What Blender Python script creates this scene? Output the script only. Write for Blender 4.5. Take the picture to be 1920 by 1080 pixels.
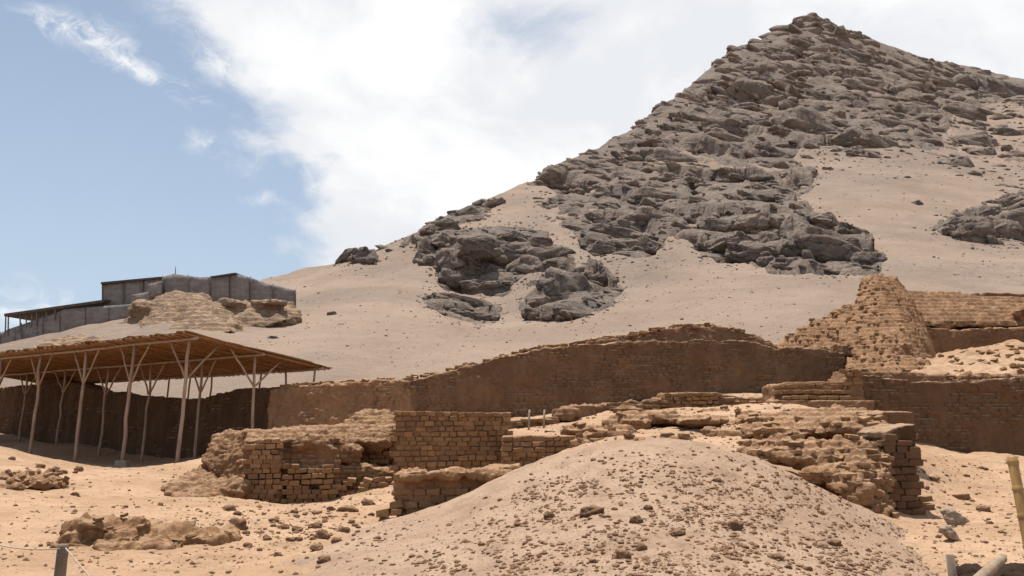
import bpy, bmesh, math, random
import numpy as np
from mathutils import Vector, Matrix, Euler
from mathutils.bvhtree import BVHTree

random.seed(7); RNG = np.random.default_rng(7)
for o in list(bpy.data.objects): bpy.data.objects.remove(o)
SC = bpy.context.scene
COL = SC.collection

# ------------------------------------------------------------------ camera
EYE = 1.7                       # eye height above the sand at the camera's feet
FOC = 1500.0                    # focal length in pixels of a 1920 wide frame
PITCH = math.atan(260 / FOC)
cam_d = bpy.data.cameras.new('camera'); cam = bpy.data.objects.new('camera', cam_d); COL.objects.link(cam)
cam_d.sensor_width = 36; cam_d.lens = 36 * FOC / 1920; cam_d.clip_start = .1; cam_d.clip_end = 20000
cam.location = (0, 0, EYE); cam.rotation_euler = (math.pi / 2 + PITCH, 0, 0)
SC.camera = cam

# ------------------------------------------------------------------ sun, sky, exposure
SUN_DIR = Vector((-0.14, 0.17, 1.0)).normalized()      # towards the sun: high, behind the ruins
SUN_EL = math.asin(SUN_DIR.z); SUN_AZ = math.atan2(SUN_DIR.x, SUN_DIR.y)
sun_d = bpy.data.lights.new('sun', 'SUN'); sun = bpy.data.objects.new('sun', sun_d); COL.objects.link(sun)
sun_d.energy = 5.0; sun_d.angle = math.radians(.53); sun_d.color = (1, .945, .86)
sun.rotation_euler = SUN_DIR.to_track_quat('Z', 'Y').to_euler()
SC.view_settings.view_transform = 'Standard'; SC.view_settings.look = 'None'
SC.view_settings.gamma = 1; SC.view_settings.use_curve_mapping = False
SC.view_settings.exposure = 0.34
SC.render.engine = 'CYCLES'
SC.cycles.max_bounces = 5; SC.cycles.diffuse_bounces = 3; SC.cycles.glossy_bounces = 2
SC.cycles.use_denoising = True


class NT:
    """small node-tree writer"""
    def __init__(s, tree): s.t = tree; s.n = tree.nodes; s.l = tree.links
    def new(s, kind, **kw):
        n = s.n.new(kind)
        for k, v in kw.items(): setattr(n, k, v)
        return n
    def put(s, sock, v):
        if isinstance(v, bpy.types.NodeSocket): s.l.new(v, sock)
        elif v is not None:
            if hasattr(sock.default_value, '__len__') and not hasattr(v, '__len__'): v = (v,) * len(sock.default_value)
            if hasattr(v, '__len__') and len(v) == 3 and len(sock.default_value) == 4: v = (*v, 1)
            sock.default_value = v
    def math(s, op, a, b=None, c=None, clamp=False):
        n = s.new('ShaderNodeMath', operation=op, use_clamp=clamp)
        s.put(n.inputs[0], a)
        if b is not None: s.put(n.inputs[1], b)
        if c is not None: s.put(n.inputs[2], c)
        return n.outputs[0]
    def vmath(s, op, a, b=None):
        n = s.new('ShaderNodeVectorMath', operation=op); s.put(n.inputs[0], a)
        if b is not None: s.put(n.inputs[1], b)
        return n.outputs['Value'] if op in ('DOT_PRODUCT', 'LENGTH') else n.outputs[0]
    def noise(s, vec, scale, detail=5, rough=.55, dist=0, lac=2.0):
        n = s.new('ShaderNodeTexNoise'); s.put(n.inputs['Vector'], vec); s.put(n.inputs['Scale'], scale)
        s.put(n.inputs['Detail'], detail); s.put(n.inputs['Roughness'], rough); s.put(n.inputs['Distortion'], dist); s.put(n.inputs['Lacunarity'], lac)
        return n.outputs['Fac']
    def voro(s, vec, scale, feature='F1', out='Distance', rnd=1):
        n = s.new('ShaderNodeTexVoronoi', feature=feature); s.put(n.inputs['Vector'], vec); s.put(n.inputs['Scale'], scale); s.put(n.inputs['Randomness'], rnd)
        return n.outputs[out]
    def ramp(s, f, a, b, c=0.0, d=1.0, smooth=True):
        n = s.new('ShaderNodeMapRange', interpolation_type='SMOOTHSTEP' if smooth else 'LINEAR')
        s.put(n.inputs[0], f); s.put(n.inputs[1], a); s.put(n.inputs[2], b); s.put(n.inputs[3], c); s.put(n.inputs[4], d)
        return n.outputs[0]
    def mix(s, f, a, b, blend='MIX'):
        n = s.new('ShaderNodeMix', data_type='RGBA', blend_type=blend)
        s.put(n.inputs[0], f); s.put(n.inputs[6], a); s.put(n.inputs[7], b)
        return n.outputs[2]
    def scale(s, vec, xyz):
        return s.vmath('MULTIPLY', vec, xyz)


def pix_dir(px, row):
    u, v = (px - 960) / FOC, (540 - row) / FOC
    return Vector((u, math.cos(PITCH) - v * math.sin(PITCH), math.sin(PITCH) + v * math.cos(PITCH))).normalized()


world = bpy.data.worlds.new('World'); SC.world = world; world.use_nodes = True
W = NT(world.node_tree); W.n.clear()
out = W.new('ShaderNodeOutputWorld'); bg = W.new('ShaderNodeBackground')
sky = W.new('ShaderNodeTexSky', sky_type='NISHITA'); sky.sun_disc = False
sky.sun_elevation = SUN_EL; sky.sun_rotation = SUN_AZ; sky.air_density = 1.0; sky.dust_density = 1.2; sky.ozone_density = 1.6; sky.altitude = 100
D = W.new('ShaderNodeTexCoord').outputs['Generated']
warp = W.new('ShaderNodeTexNoise'); W.put(warp.inputs['Vector'], D); W.put(warp.inputs['Scale'], 5.0); W.put(warp.inputs['Detail'], 4)
Dw = W.vmath('ADD', D, W.vmath('MULTIPLY', W.vmath('SUBTRACT', warp.outputs['Color'], (.5, .5, .5)), (.10, .10, .10)))
sep = W.new('ShaderNodeSeparateXYZ'); W.put(sep.inputs[0], Dw)
# one wide bank of cloud lies ahead, over the right half of the sky
edge = W.math('ADD', sep.outputs[0], W.math('MULTIPLY', W.math('SUBTRACT', sep.outputs[2], .30), .55))
bank = W.math('MULTIPLY', W.ramp(edge, -.40, -.16), W.ramp(sep.outputs[2], .92, .55))
bank = W.math('MULTIPLY', bank, W.ramp(sep.outputs[1], -.25, .35, .45, 1))  # cloud thinned behind the camera, out of view, to lower the fill light
n1 = W.noise(W.scale(Dw, (1, 1, 1.7)), 5.2, 9, .60, .25)
n2 = W.noise(W.scale(D, (1, 1, 1.3)), 2.6, 7, .55, .5)
cov = W.math('ADD', W.math('MULTIPLY', bank, .60), W.math('MULTIPLY', W.math('SUBTRACT', n1, .5), 1.25))
cov = W.math('ADD', cov, W.math('MULTIPLY', W.math('SUBTRACT', n2, .5), .55))
cov = W.ramp(cov, .14, .44)


def wisp(px, row, lx, ly, rot, gain):
    """an elongated streak of cloud, lx by ly in radians"""
    c = pix_dir(px, row)
    ex = Vector((1, 0, 0)); ex = (ex - c * ex.dot(c)).normalized(); ey = c.cross(ex) * -1
    r = math.radians(rot); a = ex * math.cos(r) - ey * math.sin(r); b = ex * math.sin(r) + ey * math.cos(r)
    dv = W.vmath('SUBTRACT', Dw, tuple(c))
    A = W.math('DIVIDE', W.vmath('DOT_PRODUCT', dv, tuple(a)), lx)
    B = W.math('DIVIDE', W.vmath('DOT_PRODUCT', dv, tuple(b)), ly)
    q = W.math('ADD', W.math('MULTIPLY', A, A), W.math('MULTIPLY', B, B))
    g = W.math('MULTIPLY', W.math('EXPONENT', W.math('MULTIPLY', q, -1)), gain)
    nz = W.noise(W.scale(Dw, (1, 1, 1.6)), 22, 8, .68, .8)
    return W.ramp(W.math('MULTIPLY', g, W.ramp(nz, .34, .72)), .05, 1.0, 0, .92, False)


wisps = None
for a in ((135, 55, .045, .015, 18, 1.5), (195, 88, .04, .016, 38, 1.5), (222, 125, .035, .012, 50, 1.5), (275, 162, .04, .011, 35, 1.6), (330, 186, .032, .009, 18, 1.6), (390, 285, .035, .012, 10, .8),
          (75, 20, .02, .009, 10, .9), (40, 562, .045, .02, 0, 1.2), (490, 382, .03, .006, 5, .8), (400, 60, .05, .02, 20, 1.2), (440, 130, .05, .025, 20, 1.2)):
    w = wisp(*a); wisps = w if wisps is None else W.math('MAXIMUM', wisps, w)
hc_ = pix_dir(945, 52); hole = W.math('MULTIPLY', W.vmath('LENGTH', W.scale(W.vmath('SUBTRACT', D, tuple(hc_)), (1, 1, 2.2))), 1.0)
cov = W.math('MULTIPLY', cov, W.ramp(W.math('ADD', hole, W.math('MULTIPLY', W.math('SUBTRACT', n1, .5), .32)), .01, .12, .35, 1))
cloud = W.math('MAXIMUM', cov, wisps)
dens = W.noise(W.scale(Dw, (1, 1, 1.8)), 3.4, 6, .55, .2)
cl_col = W.mix(W.ramp(dens, .42, .60), (8.0, 8.2, 8.6), (9.7, 9.7, 9.7))
veil = W.mix(W.ramp(sep.outputs[2], .0, .50, .72, .34), sky.outputs[0], (6.1, 7.3, 8.7))
W.put(bg.inputs[0], W.mix(cloud, veil, cl_col)); bg.inputs[1].default_value = .082
W.l.new(bg.outputs[0], out.inputs[0])

# ------------------------------------------------------------------ numeric helpers
_P = np.concatenate([np.random.default_rng(3).permutation(256)] * 3)
_G = np.random.default_rng(4).normal(size=(256, 3)); _G /= np.linalg.norm(_G, axis=1, keepdims=True)


def perlin(p):
    p = np.asarray(p, float); i = np.floor(p).astype(int); f = p - i; i &= 255
    u = f * f * f * (f * (f * 6 - 15) + 10); r = 0
    for dx in (0, 1):
        for dy in (0, 1):
            for dz in (0, 1):
                g = _G[_P[_P[_P[i[:, 0] + dx] + i[:, 1] + dy] + i[:, 2] + dz]]
                d = f - np.array([dx, dy, dz])
                w = (u[:, 0] if dx else 1 - u[:, 0]) * (u[:, 1] if dy else 1 - u[:, 1]) * (u[:, 2] if dz else 1 - u[:, 2])
                r = r + w * (g * d).sum(1)
    return r * 1.5


def fbm(p, octv=4, gain=.5, lac=2.07, ridge=False):
    p = np.asarray(p, float); a = 1; s = 0; r = np.zeros(len(p))
    for k in range(octv):
        n = perlin(p + 17.3 * k)
        if ridge: n = 1 - 2 * np.abs(n)
        r += a * n; s += a; a *= gain; p = p * lac
    return r / s


_R3 = np.random.default_rng(5).random((256, 3))


def worley(p):
    """F1, F2 and a random value of the nearest cell"""
    p = np.asarray(p, float); i = np.floor(p).astype(int)
    f1 = np.full(len(p), 9.); f2 = f1.copy(); idv = np.zeros(len(p))
    for dx in (-1, 0, 1):
        for dy in (-1, 0, 1):
            for dz in (-1, 0, 1):
                c = i + (dx, dy, dz); h = _P[_P[_P[c[:, 0] & 255] + (c[:, 1] & 255)] + (c[:, 2] & 255)]
                d = np.sqrt(((c + _R3[h] - p) ** 2).sum(1))
                n = d < f1
                f2 = np.where(n, f1, np.minimum(f2, d)); idv = np.where(n, _R3[h, 0], idv); f1 = np.where(n, d, f1)
    return f1, f2, idv


def slabs(p):
    """jointed bedrock: every cell is a tilted plane; returns its height and the closeness to a joint"""
    p = np.asarray(p, float); i = np.floor(p).astype(int)
    f1 = np.full(len(p), 9.); f2 = f1.copy(); hh = np.zeros(len(p), int); off = np.zeros((len(p), 3))
    for dx in (-1, 0, 1):
        for dy in (-1, 0, 1):
            for dz in (-1, 0, 1):
                c = i + (dx, dy, dz); h = _P[_P[_P[c[:, 0] & 255] + (c[:, 1] & 255)] + (c[:, 2] & 255)]
                o = p - (c + _R3[h]); d = np.sqrt((o ** 2).sum(1)); n = d < f1
                f2 = np.where(n, f1, np.minimum(f2, d)); f1 = np.where(n, d, f1); hh = np.where(n, h, hh); off = np.where(n[:, None], o, off)
    tilt = _G[hh] * .55 + np.array([.1, 0, -.75])
    return (_R3[hh, 1] - .5) * .9 + (off * tilt).sum(1), f2 - f1


def sstep(x, a, b):
    t = np.clip((x - a) / (b - a), 0, 1); return t * t * (3 - 2 * t)


class RBF:
    """thin-plate surface through scattered points"""
    def __init__(s, xy, v, sc=1., lam=1e-4):
        s.sc = sc; s.c = np.asarray(xy, float) / sc; n = len(s.c)
        A = np.zeros((n + 3, n + 3)); A[:n, :n] = s.phi(s.c) + lam * np.eye(n)
        A[:n, n] = 1; A[:n, n + 1:] = s.c; A[n, :n] = 1; A[n + 1:, :n] = s.c.T
        s.w = np.linalg.solve(A, np.concatenate([v, [0, 0, 0]]))
    def phi(s, q):
        r2 = ((q[:, None] - s.c[None]) ** 2).sum(2); return .5 * r2 * np.log(r2 + 1e-12)
    def __call__(s, xy):
        q = np.asarray(xy, float) / s.sc; o = np.empty(len(q)); n = len(s.c)
        for k in range(0, len(q), 40000):
            b = q[k:k + 40000]; o[k:k + 40000] = s.phi(b) @ s.w[:n] + s.w[n] + b @ s.w[n + 1:]
        return o


CP, SP = math.cos(PITCH), math.sin(PITCH)


def at(px, row, d):
    """world point seen at a pixel, d metres ahead of the camera"""
    u, v = (px - 960) / FOC, (540 - row) / FOC; k = d / (CP - v * SP)
    return Vector((u * k, d, EYE + (SP + v * CP) * k))


def at_n(px, row, d):
    u, v = (px - 960) / FOC, (540 - row) / FOC; k = d / (CP - v * SP)
    return np.stack([u * k, d, EYE + (SP + v * CP) * k], 1)


def to_pix(p):
    x, y, z = p[0], p[1], p[2] - EYE
    f = y * CP + z * SP; w = -y * SP + z * CP
    return 960 + FOC * x / f, 540 - FOC * w / f


def grid_faces(nr, nc):
    i = np.arange(nr - 1)[:, None] * nc + np.arange(nc - 1)[None]
    i = i.ravel(); return np.stack([i, i + 1, i + nc + 1, i + nc], 1)


def mesh_np(name, v, f, smooth=True):
    me = bpy.data.meshes.new(name); v = np.asarray(v, np.float32); f = np.asarray(f, np.int32); k = f.shape[1]
    me.vertices.add(len(v)); me.vertices.foreach_set('co', v.ravel())
    me.loops.add(f.size); me.loops.foreach_set('vertex_index', f.ravel())
    me.polygons.add(len(f)); me.polygons.foreach_set('loop_start', np.arange(0, f.size, k, dtype=np.int32))
    me.polygons.foreach_set('use_smooth', np.full(len(f), smooth)); me.update(calc_edges=True); me.validate()
    return me


def link(name, me, mat=None, parent=None, loc=None):
    o = bpy.data.objects.new(name, me); COL.objects.link(o)
    if mat is not None and me is not None and not me.materials: me.materials.append(mat)
    if loc is not None: o.location = loc
    if parent is not None: o.parent = parent
    return o


def tag(o, label=None, cat=None, group=None, kind=None):
    if label: o['label'] = label
    if cat: o['category'] = cat
    if group: o['group'] = group
    if kind: o['kind'] = kind
    return o


def thing(name, label, cat, loc=(0, 0, 0), group=None):
    o = bpy.data.objects.new(name, None); COL.objects.link(o); o.location = loc; o.empty_display_size = .3
    return tag(o, label, cat, group)


def rel(o, p):          # child location under an unrotated Empty
    return Vector(p) - o.location


# ------------------------------------------------------------------ materials
def material(name):
    m = bpy.data.materials.new(name); m.use_nodes = True; t = NT(m.node_tree)
    b = m.node_tree.nodes['Principled BSDF']; b.inputs['Roughness'].default_value = .95; b.inputs['Specular IOR Level'].default_value = .12
    return m, t, b


def pos(t): return t.new('ShaderNodeNewGeometry').outputs['Position']
def upness(t):
    n = t.new('ShaderNodeNewGeometry').outputs['True Normal']; s = t.new('ShaderNodeSeparateXYZ'); t.put(s.inputs[0], n); return s.outputs[2]


def bump(t, b, h, strength, dist):
    n = t.new('ShaderNodeBump'); t.put(n.inputs['Strength'], strength); t.put(n.inputs['Distance'], dist); t.put(n.inputs['Height'], h)
    t.l.new(n.outputs[0], b.inputs['Normal'])


SAND = (.44, .292, .186)
SAND_D = (.355, .225, .138)


def sand_mat(name, c1, c2, grain=22., peb=.5, bd=.03):
    m, t, b = material(name); p = pos(t)
    big = t.noise(p, .33, 5, .6, .4); mid = t.noise(p, 2.3, 6, .65); fine = t.noise(p, grain, 5, .7)
    col = t.mix(t.ramp(big, .35, .65), c1, c2)
    col = t.mix(t.ramp(mid, .42, .72, 0, .75), col, tuple(x * .72 for x in c2))
    col = t.mix(t.ramp(fine, .48, .68, 0, .6), col, tuple(x * .62 for x in c2))
    v = t.voro(p, grain * .9); specks = t.ramp(v, .10, .22, 1, 0)
    keep = t.ramp(t.noise(p, grain * .35, 2, .5), .56, .62)
    specks = t.math('MULTIPLY', specks, keep)
    col = t.mix(t.math('MULTIPLY', specks, peb), col, (.20, .125, .075))
    t.put(b.inputs['Base Color'], col)
    h = t.math('ADD', t.math('MULTIPLY', mid, 1.0), t.math('MULTIPLY', fine, .35))
    h = t.math('ADD', h, t.math('MULTIPLY', specks, .35))
    bump(t, b, h, .75, bd * 3)
    return m


M = {}
M['sand'] = sand_mat('sand', SAND, SAND_D, 20, .35)
M['mound'] = sand_mat('mound_sand', (.385, .268, .188), (.33, .22, .15), 24, .9)


def adobe_mat(name, c1, c2, dark, dust_sunlit=.55, streak=0, bd=.05, grain=14):
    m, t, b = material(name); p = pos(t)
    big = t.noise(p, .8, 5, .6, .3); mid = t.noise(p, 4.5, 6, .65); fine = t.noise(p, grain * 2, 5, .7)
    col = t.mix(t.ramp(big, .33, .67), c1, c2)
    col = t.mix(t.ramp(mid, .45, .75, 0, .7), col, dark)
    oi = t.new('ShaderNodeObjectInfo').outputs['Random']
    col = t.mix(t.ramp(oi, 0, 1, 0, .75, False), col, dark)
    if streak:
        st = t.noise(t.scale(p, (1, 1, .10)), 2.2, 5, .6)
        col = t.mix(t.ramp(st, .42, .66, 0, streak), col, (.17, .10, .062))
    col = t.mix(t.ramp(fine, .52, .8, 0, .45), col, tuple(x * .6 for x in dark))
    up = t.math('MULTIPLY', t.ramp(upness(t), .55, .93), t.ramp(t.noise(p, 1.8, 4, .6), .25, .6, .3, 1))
    col = t.mix(t.math('MULTIPLY', up, dust_sunlit), col, SAND)  # upward faces lightened: settled sand, with their sunlit look painted in
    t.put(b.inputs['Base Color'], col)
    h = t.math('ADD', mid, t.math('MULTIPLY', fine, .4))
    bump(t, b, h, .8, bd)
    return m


M['adobe'] = adobe_mat('adobe', (.35, .205, .112), (.275, .156, .084), (.155, .084, .046), .6, 0, .1)
M['adobe_brick'] = adobe_mat('adobe_brick', (.325, .188, .096), (.245, .139, .07), (.145, .079, .041), .5)
M['adobe_red'] = adobe_mat('adobe_reddish', (.325, .185, .095), (.25, .136, .07), (.14, .074, .039), .62, 0, .1)
M['plaster'] = adobe_mat('mud_plaster', (.345, .202, .112), (.215, .122, .066), (.12, .066, .037), .7, .55, .18)
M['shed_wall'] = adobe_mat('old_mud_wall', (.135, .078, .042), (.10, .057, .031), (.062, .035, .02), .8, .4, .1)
M['terrace'] = adobe_mat('terrace_adobe', (.345, .203, .114), (.255, .147, .082), (.135, .075, .043), .42, 0, .14, 8)
M['clay_hill'] = adobe_mat('clay_hillock', (0.328, 0.234, 0.160), (0.265, 0.183, 0.125), (0.156, 0.105, 0.074), .85, 0, .4, 2)
M['thatch_shade'] = adobe_mat('shaded_fibrous_earth', (.05, .03, .018), (.035, .021, .012), (.022, .014, .009), 0)  # fibrous brown earth, darkened further to paint in the pit's shade
M['clod'] = adobe_mat('clod', (.26, .15, .085), (.19, .108, .062), (.12, .067, .04), .2)


def plain(name, c, c2=None, rough=.8, scale=8., stretch=(1, 1, 1), bd=.01, spec=.2):
    m, t, b = material(name); p = pos(t); n = t.noise(t.scale(p, stretch), scale, 5, .6)
    t.put(b.inputs['Base Color'], t.mix(t.ramp(n, .3, .7), c, c2 or tuple(x * .7 for x in c)))
    b.inputs['Roughness'].default_value = rough; b.inputs['Specular IOR Level'].default_value = spec
    bump(t, b, n, .5, bd); return m


M['post'] = plain('weathered_eucalyptus', (0.357, 0.255, 0.183), (0.230, 0.157, 0.111), .85, 6, (1, 1, .3), .01)
M['rafter'] = plain('bamboo_rafter', (0.306, 0.162, 0.072), (0.204, 0.102, 0.044), .7, 5, (1, 1, 1))
M['mat'] = plain('reed_mat', (0.238, 0.132, 0.064), (0.145, 0.076, 0.036), .9, 9, (1, 1, 1))
M['concrete'] = plain('concrete_old', (.30, .25, .20), None, .9, 9)
M['net'] = plain('grey_netting', (.225, .205, .19), (.145, .132, .125), .9, .9, (1, 1, 2.5), .05)
M['net_pale'] = plain('pale_netting', (0.255, 0.221, 0.200), (0.187, 0.162, 0.153), .9, 1.5, (1, 1, 1), .05)
M['net_roof'] = plain('shelter_roof', (.11, .085, .07), (.07, .055, .045), .9, 2)
M['pole_grey'] = plain('grey_pole', (.16, .145, .13), None, .8, 4)
M['bamboo'] = plain('bamboo', (0.391, 0.246, 0.085), (0.230, 0.128, 0.043), .5, 9, (1, 1, .18), .006, .35)
M['wood_grey'] = plain('grey_wood', (.20, .155, .12), (.115, .088, .067), .85, 18, (1, 1, .15), .012)
M['pole_pale'] = plain('pale_pole', (.36, .265, .185), (.22, .155, .105), .75, 14, (1, 1, 1), .008)
M['rope'] = plain('rope', (0.468, 0.383, 0.289), (0.357, 0.281, 0.204), .9, 60)
M['pale_rock'] = plain('pale_rock', (.37, .285, .215), (.19, .14, .105), .9, 11, (1, 1, 1), .1)


def hill_mat():
    m, t, b = material('hill'); p = pos(t)
    a = t.new('ShaderNodeAttribute', attribute_name='rock').outputs['Fac']
    nb = t.noise(p, .22, 6, .68, .3); ns = t.noise(p, .9, 5, .7); nf = t.noise(p, 4.0, 4, .7)
    up = upness(t)
    k = t.math('ADD', a, t.math('MULTIPLY', t.math('SUBTRACT', nb, .5), .55))
    k = t.math('ADD', k, t.ramp(up, .80, .45, 0, .25))
    k = t.ramp(k, .40, .52)
    sand = t.mix(t.ramp(t.noise(p, .06, 6, .6), .35, .65), (.285, .212, .161), (.228, .168, .127))
    sand = t.mix(t.ramp(nf, .5, .72, 0, .55), sand, (.18, .135, .107))
    sand = t.mix(t.math('MULTIPLY', t.ramp(t.noise(t.scale(p, (.6, 1, 1.6)), .035, 5, .65, .6), .46, .62), t.ramp(ns, .35, .65, .15, .6)), sand, (.165, .132, .112))
    v = t.voro(p, .8); sp = t.math('MULTIPLY', t.ramp(v, .10, .2, 1, 0), t.ramp(t.noise(p, .25, 3, .6), .56, .66))
    sand = t.mix(t.math('MULTIPLY', sp, .7), sand, (.11, .085, .07))
    rock = rock_col(t, p)
    t.put(b.inputs['Base Color'], t.mix(k, sand, rock))
    h = t.math('ADD', t.math('MULTIPLY', ns, 1.0), t.math('MULTIPLY', nf, .25))
    hh = t.math('MULTIPLY', h, t.ramp(k, 0, 1, .22, 1))
    bump(t, b, hh, .9, 1.6)
    return m


def rock_col(t, p):
    nb = t.noise(p, .16, 6, .65, .4); ns = t.noise(p, 1.1, 6, .7)
    rock = t.mix(t.ramp(nb, .36, .64), (.295, .23, .185), (.20, .165, .14))
    rock = t.mix(t.ramp(t.noise(p, .07, 4, .6), .5, .68, 0, .6), rock, (.28, .21, .17))
    rock = t.mix(t.ramp(ns, .48, .68, 0, .68), rock, (.10, .082, .07))
    return rock


def boulder_mat():
    m, t, b = material('boulder_rock'); p = pos(t)
    rock = rock_col(t, p); oi = t.new('ShaderNodeObjectInfo').outputs['Random']
    rock = t.mix(t.ramp(oi, .3, 1, 0, .35, False), rock, (.125, .112, .103))
    ns = t.noise(p, .8, 7, .7); nf = t.noise(p, 4, 5, .7)
    up = t.math('MULTIPLY', t.ramp(upness(t), .6, .95), t.ramp(ns, .45, .6))
    rock = t.mix(t.math('MULTIPLY', up, .45), rock, (.30, .232, .182))
    crack = t.ramp(t.voro(t.vmath('ADD', t.scale(p, (.7, 1, 1.5)), t.scale(t.new('ShaderNodeTexNoise').outputs['Color'], (1, 1, 1))), .2, 'DISTANCE_TO_EDGE'), .0, .02, 1, 0)
    rock = t.mix(t.math('MULTIPLY', crack, .3), rock, (.06, .052, .048))
    t.put(b.inputs['Base Color'], rock)
    h = t.math('ADD', ns, t.math('MULTIPLY', nf, .25)); h = t.math('SUBTRACT', h, t.math('MULTIPLY', crack, .5))
    bump(t, b, h, .9, 1.2); return m


M['hill'] = hill_mat(); M['boulder'] = boulder_mat()

# ------------------------------------------------------------------ far ground and hill
bm = bmesh.new(); bmesh.ops.create_grid(bm, x_segments=8, y_segments=8, size=6000)
me = bpy.data.meshes.new('ground'); bm.to_mesh(me); bm.free()
plain_o = tag(link('ground_plain', me, M['sand'], None, (0, 0, -3.2)), kind='structure')

SIL = [(-300, 690), (-150, 665), (0, 648), (120, 626), (240, 590), (330, 565), (440, 540), (500, 523), (560, 508), (620, 494), (700, 470), (790, 432), (870, 392), (945, 360),
       (1000, 335), (1060, 308), (1130, 272), (1190, 240), (1240, 197), (1300, 160), (1340, 120), (1375, 92), (1430, 72), (1465, 52), (1520, 34), (1560, 48), (1620, 68),
       (1680, 92), (1730, 108), (1800, 122), (1870, 138), (1920, 150), (2050, 180), (2250, 240)]
HC = [  # pixel, row, metres ahead
    (-300, 690, 74), (-150, 665, 74), (0, 648, 76), (120, 626, 80), (240, 590, 86), (330, 565, 92), (440, 540, 120), (500, 523, 150), (620, 494, 150), (790, 432, 160), (945, 360, 190),
    (1060, 308, 212), (1240, 197, 270), (1375, 92, 340), (1520, 34, 390), (1680, 92, 400), (1920, 150, 420), (2250, 240, 430),
    (-300, 780, 60), (0, 760, 58), (100, 690, 66), (300, 640, 66), (300, 760, 45), (600, 690, 53), (600, 780, 44), (600, 600, 84), (760, 520, 122), (760, 650, 66), (900, 690, 52), (900, 780, 44),
    (900, 610, 94), (900, 470, 132), (960, 400, 165), (1050, 500, 122), (1050, 600, 92), (1200, 600, 90), (1200, 500, 118), (1200, 400, 165), (1100, 340, 195), (1300, 300, 212), (1200, 780, 45), (1200, 690, 52),
    (1400, 200, 285), (1400, 400, 165), (1400, 560, 96), (1400, 640, 70), (1500, 100, 345), (1550, 250, 262), (1550, 480, 118), (1500, 780, 47), (1600, 600, 80), (1700, 350, 185), (1700, 480, 118), (1750, 580, 82),
    (1700, 200, 310), (1700, 780, 52), (1850, 220, 330), (1850, 300, 235), (1850, 420, 150), (1850, 520, 104), (1950, 600, 80), (1950, 780, 54), (2250, 420, 170), (2250, 600, 90), (2250, 780, 60)]
hc = np.array(HC, float); inv = RBF(hc[:, :2], 1 / hc[:, 2], 500., 2e-4)

ROCK = [  # outline in the picture, how closely the rock covers the sand
    (.84, [(1130, 265), (1240, 180), (1340, 100), (1370, 70), (1520, 10), (1700, 80), (1930, 130), (2300, 200), (2300, 230), (1920, 196), (1880, 192), (1840, 206), (1790, 214), (1765, 255), (1700, 268), (1640, 262),
           (1560, 272), (1500, 280), (1400, 275), (1300, 285), (1200, 280)]),
    (.95, [(985, 342), (1060, 300), (1130, 258), (1240, 180), (1270, 250), (1180, 300), (1120, 335), (1050, 355)]),
    (.72, [(1000, 330), (1130, 262), (1300, 280), (1500, 280), (1490, 312), (1535, 325), (1520, 360), (1480, 395), (1400, 420), (1300, 450), (1250, 440), (1240, 470), (1130, 480), (1090, 455), (1040, 410), (1000, 392), (1040, 365)]),
    (.92, [(1300, 440), (1380, 400), (1480, 385), (1560, 405), (1590, 430), (1640, 468), (1668, 490), (1645, 512), (1560, 516), (1470, 506), (1430, 498), (1340, 488), (1300, 465)]),
    (.97, [(782, 445), (830, 430), (900, 432), (960, 428), (1030, 440), (1040, 470), (1085, 480), (1070, 495), (1010, 510), (960, 532), (940, 553), (860, 540), (822, 535), (820, 500), (780, 497)]),
    (.85, [(785, 425), (830, 400), (900, 375), (945, 372), (940, 390), (900, 410), (860, 425), (800, 445)]),
    (.95, [(978, 560), (1010, 520), (1100, 488), (1140, 500), (1172, 545), (1140, 578), (1070, 600), (1000, 602), (975, 585)]),
    (.85, [(785, 560), (830, 548), (900, 560), (950, 580), (935, 602), (880, 606), (820, 590)]),
    (.9, [(620, 495), (645, 465), (680, 462), (705, 480), (695, 498)]), (.7, [(700, 472), (780, 440), (790, 455), (740, 475)]),
    (.96, [(1090, 455), (1150, 430), (1230, 450), (1245, 470), (1200, 482), (1110, 480)]),
    (.95, [(1745, 430), (1790, 408), (1850, 390), (1930, 350), (2300, 330), (2300, 470), (1920, 452), (1860, 460), (1800, 446)]),
    (.42, [(1800, 215), (1930, 200), (2300, 240), (2300, 330), (1900, 330), (1840, 320), (1700, 290), (1600, 300), (1520, 300), (1560, 275), (1700, 265), (1770, 250)])]
MW, MH, MS = 660, 205, 4.0
gx, gy = np.meshgrid(np.arange(MW) * MS - 320, np.arange(MH) * MS)
RM = np.zeros((MH, MW))
for dens_, poly in ROCK:
    ins = np.zeros((MH, MW), bool); n = len(poly)
    for k in range(n):
        (x0, y0), (x1, y1) = poly[k], poly[(k + 1) % n]
        c = ((y0 > gy) != (y1 > gy)) & (gx < (x1 - x0) * (gy - y0) / ((y1 - y0) or 1e-9) + x0); ins ^= c
    RM = np.maximum(RM, ins * dens_)


def blur(a, n):
    for _ in range(n):
        a = (np.roll(a, 1, 0) + a + np.roll(a, -1, 0)) / 3; a = (np.roll(a, 1, 1) + a + np.roll(a, -1, 1)) / 3
    return a


RMs = blur(RM, 2)


def look(img, px, row):
    fx = np.clip((px + 320) / MS, 0, MW - 1.01); fy = np.clip(row / MS, 0, MH - 1.01)
    i, j = fx.astype(int), fy.astype(int); a, b = fx - i, fy - j
    return img[j, i] * (1 - a) * (1 - b) + img[j, i + 1] * a * (1 - b) + img[j + 1, i] * (1 - a) * b + img[j + 1, i + 1] * a * b


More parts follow.
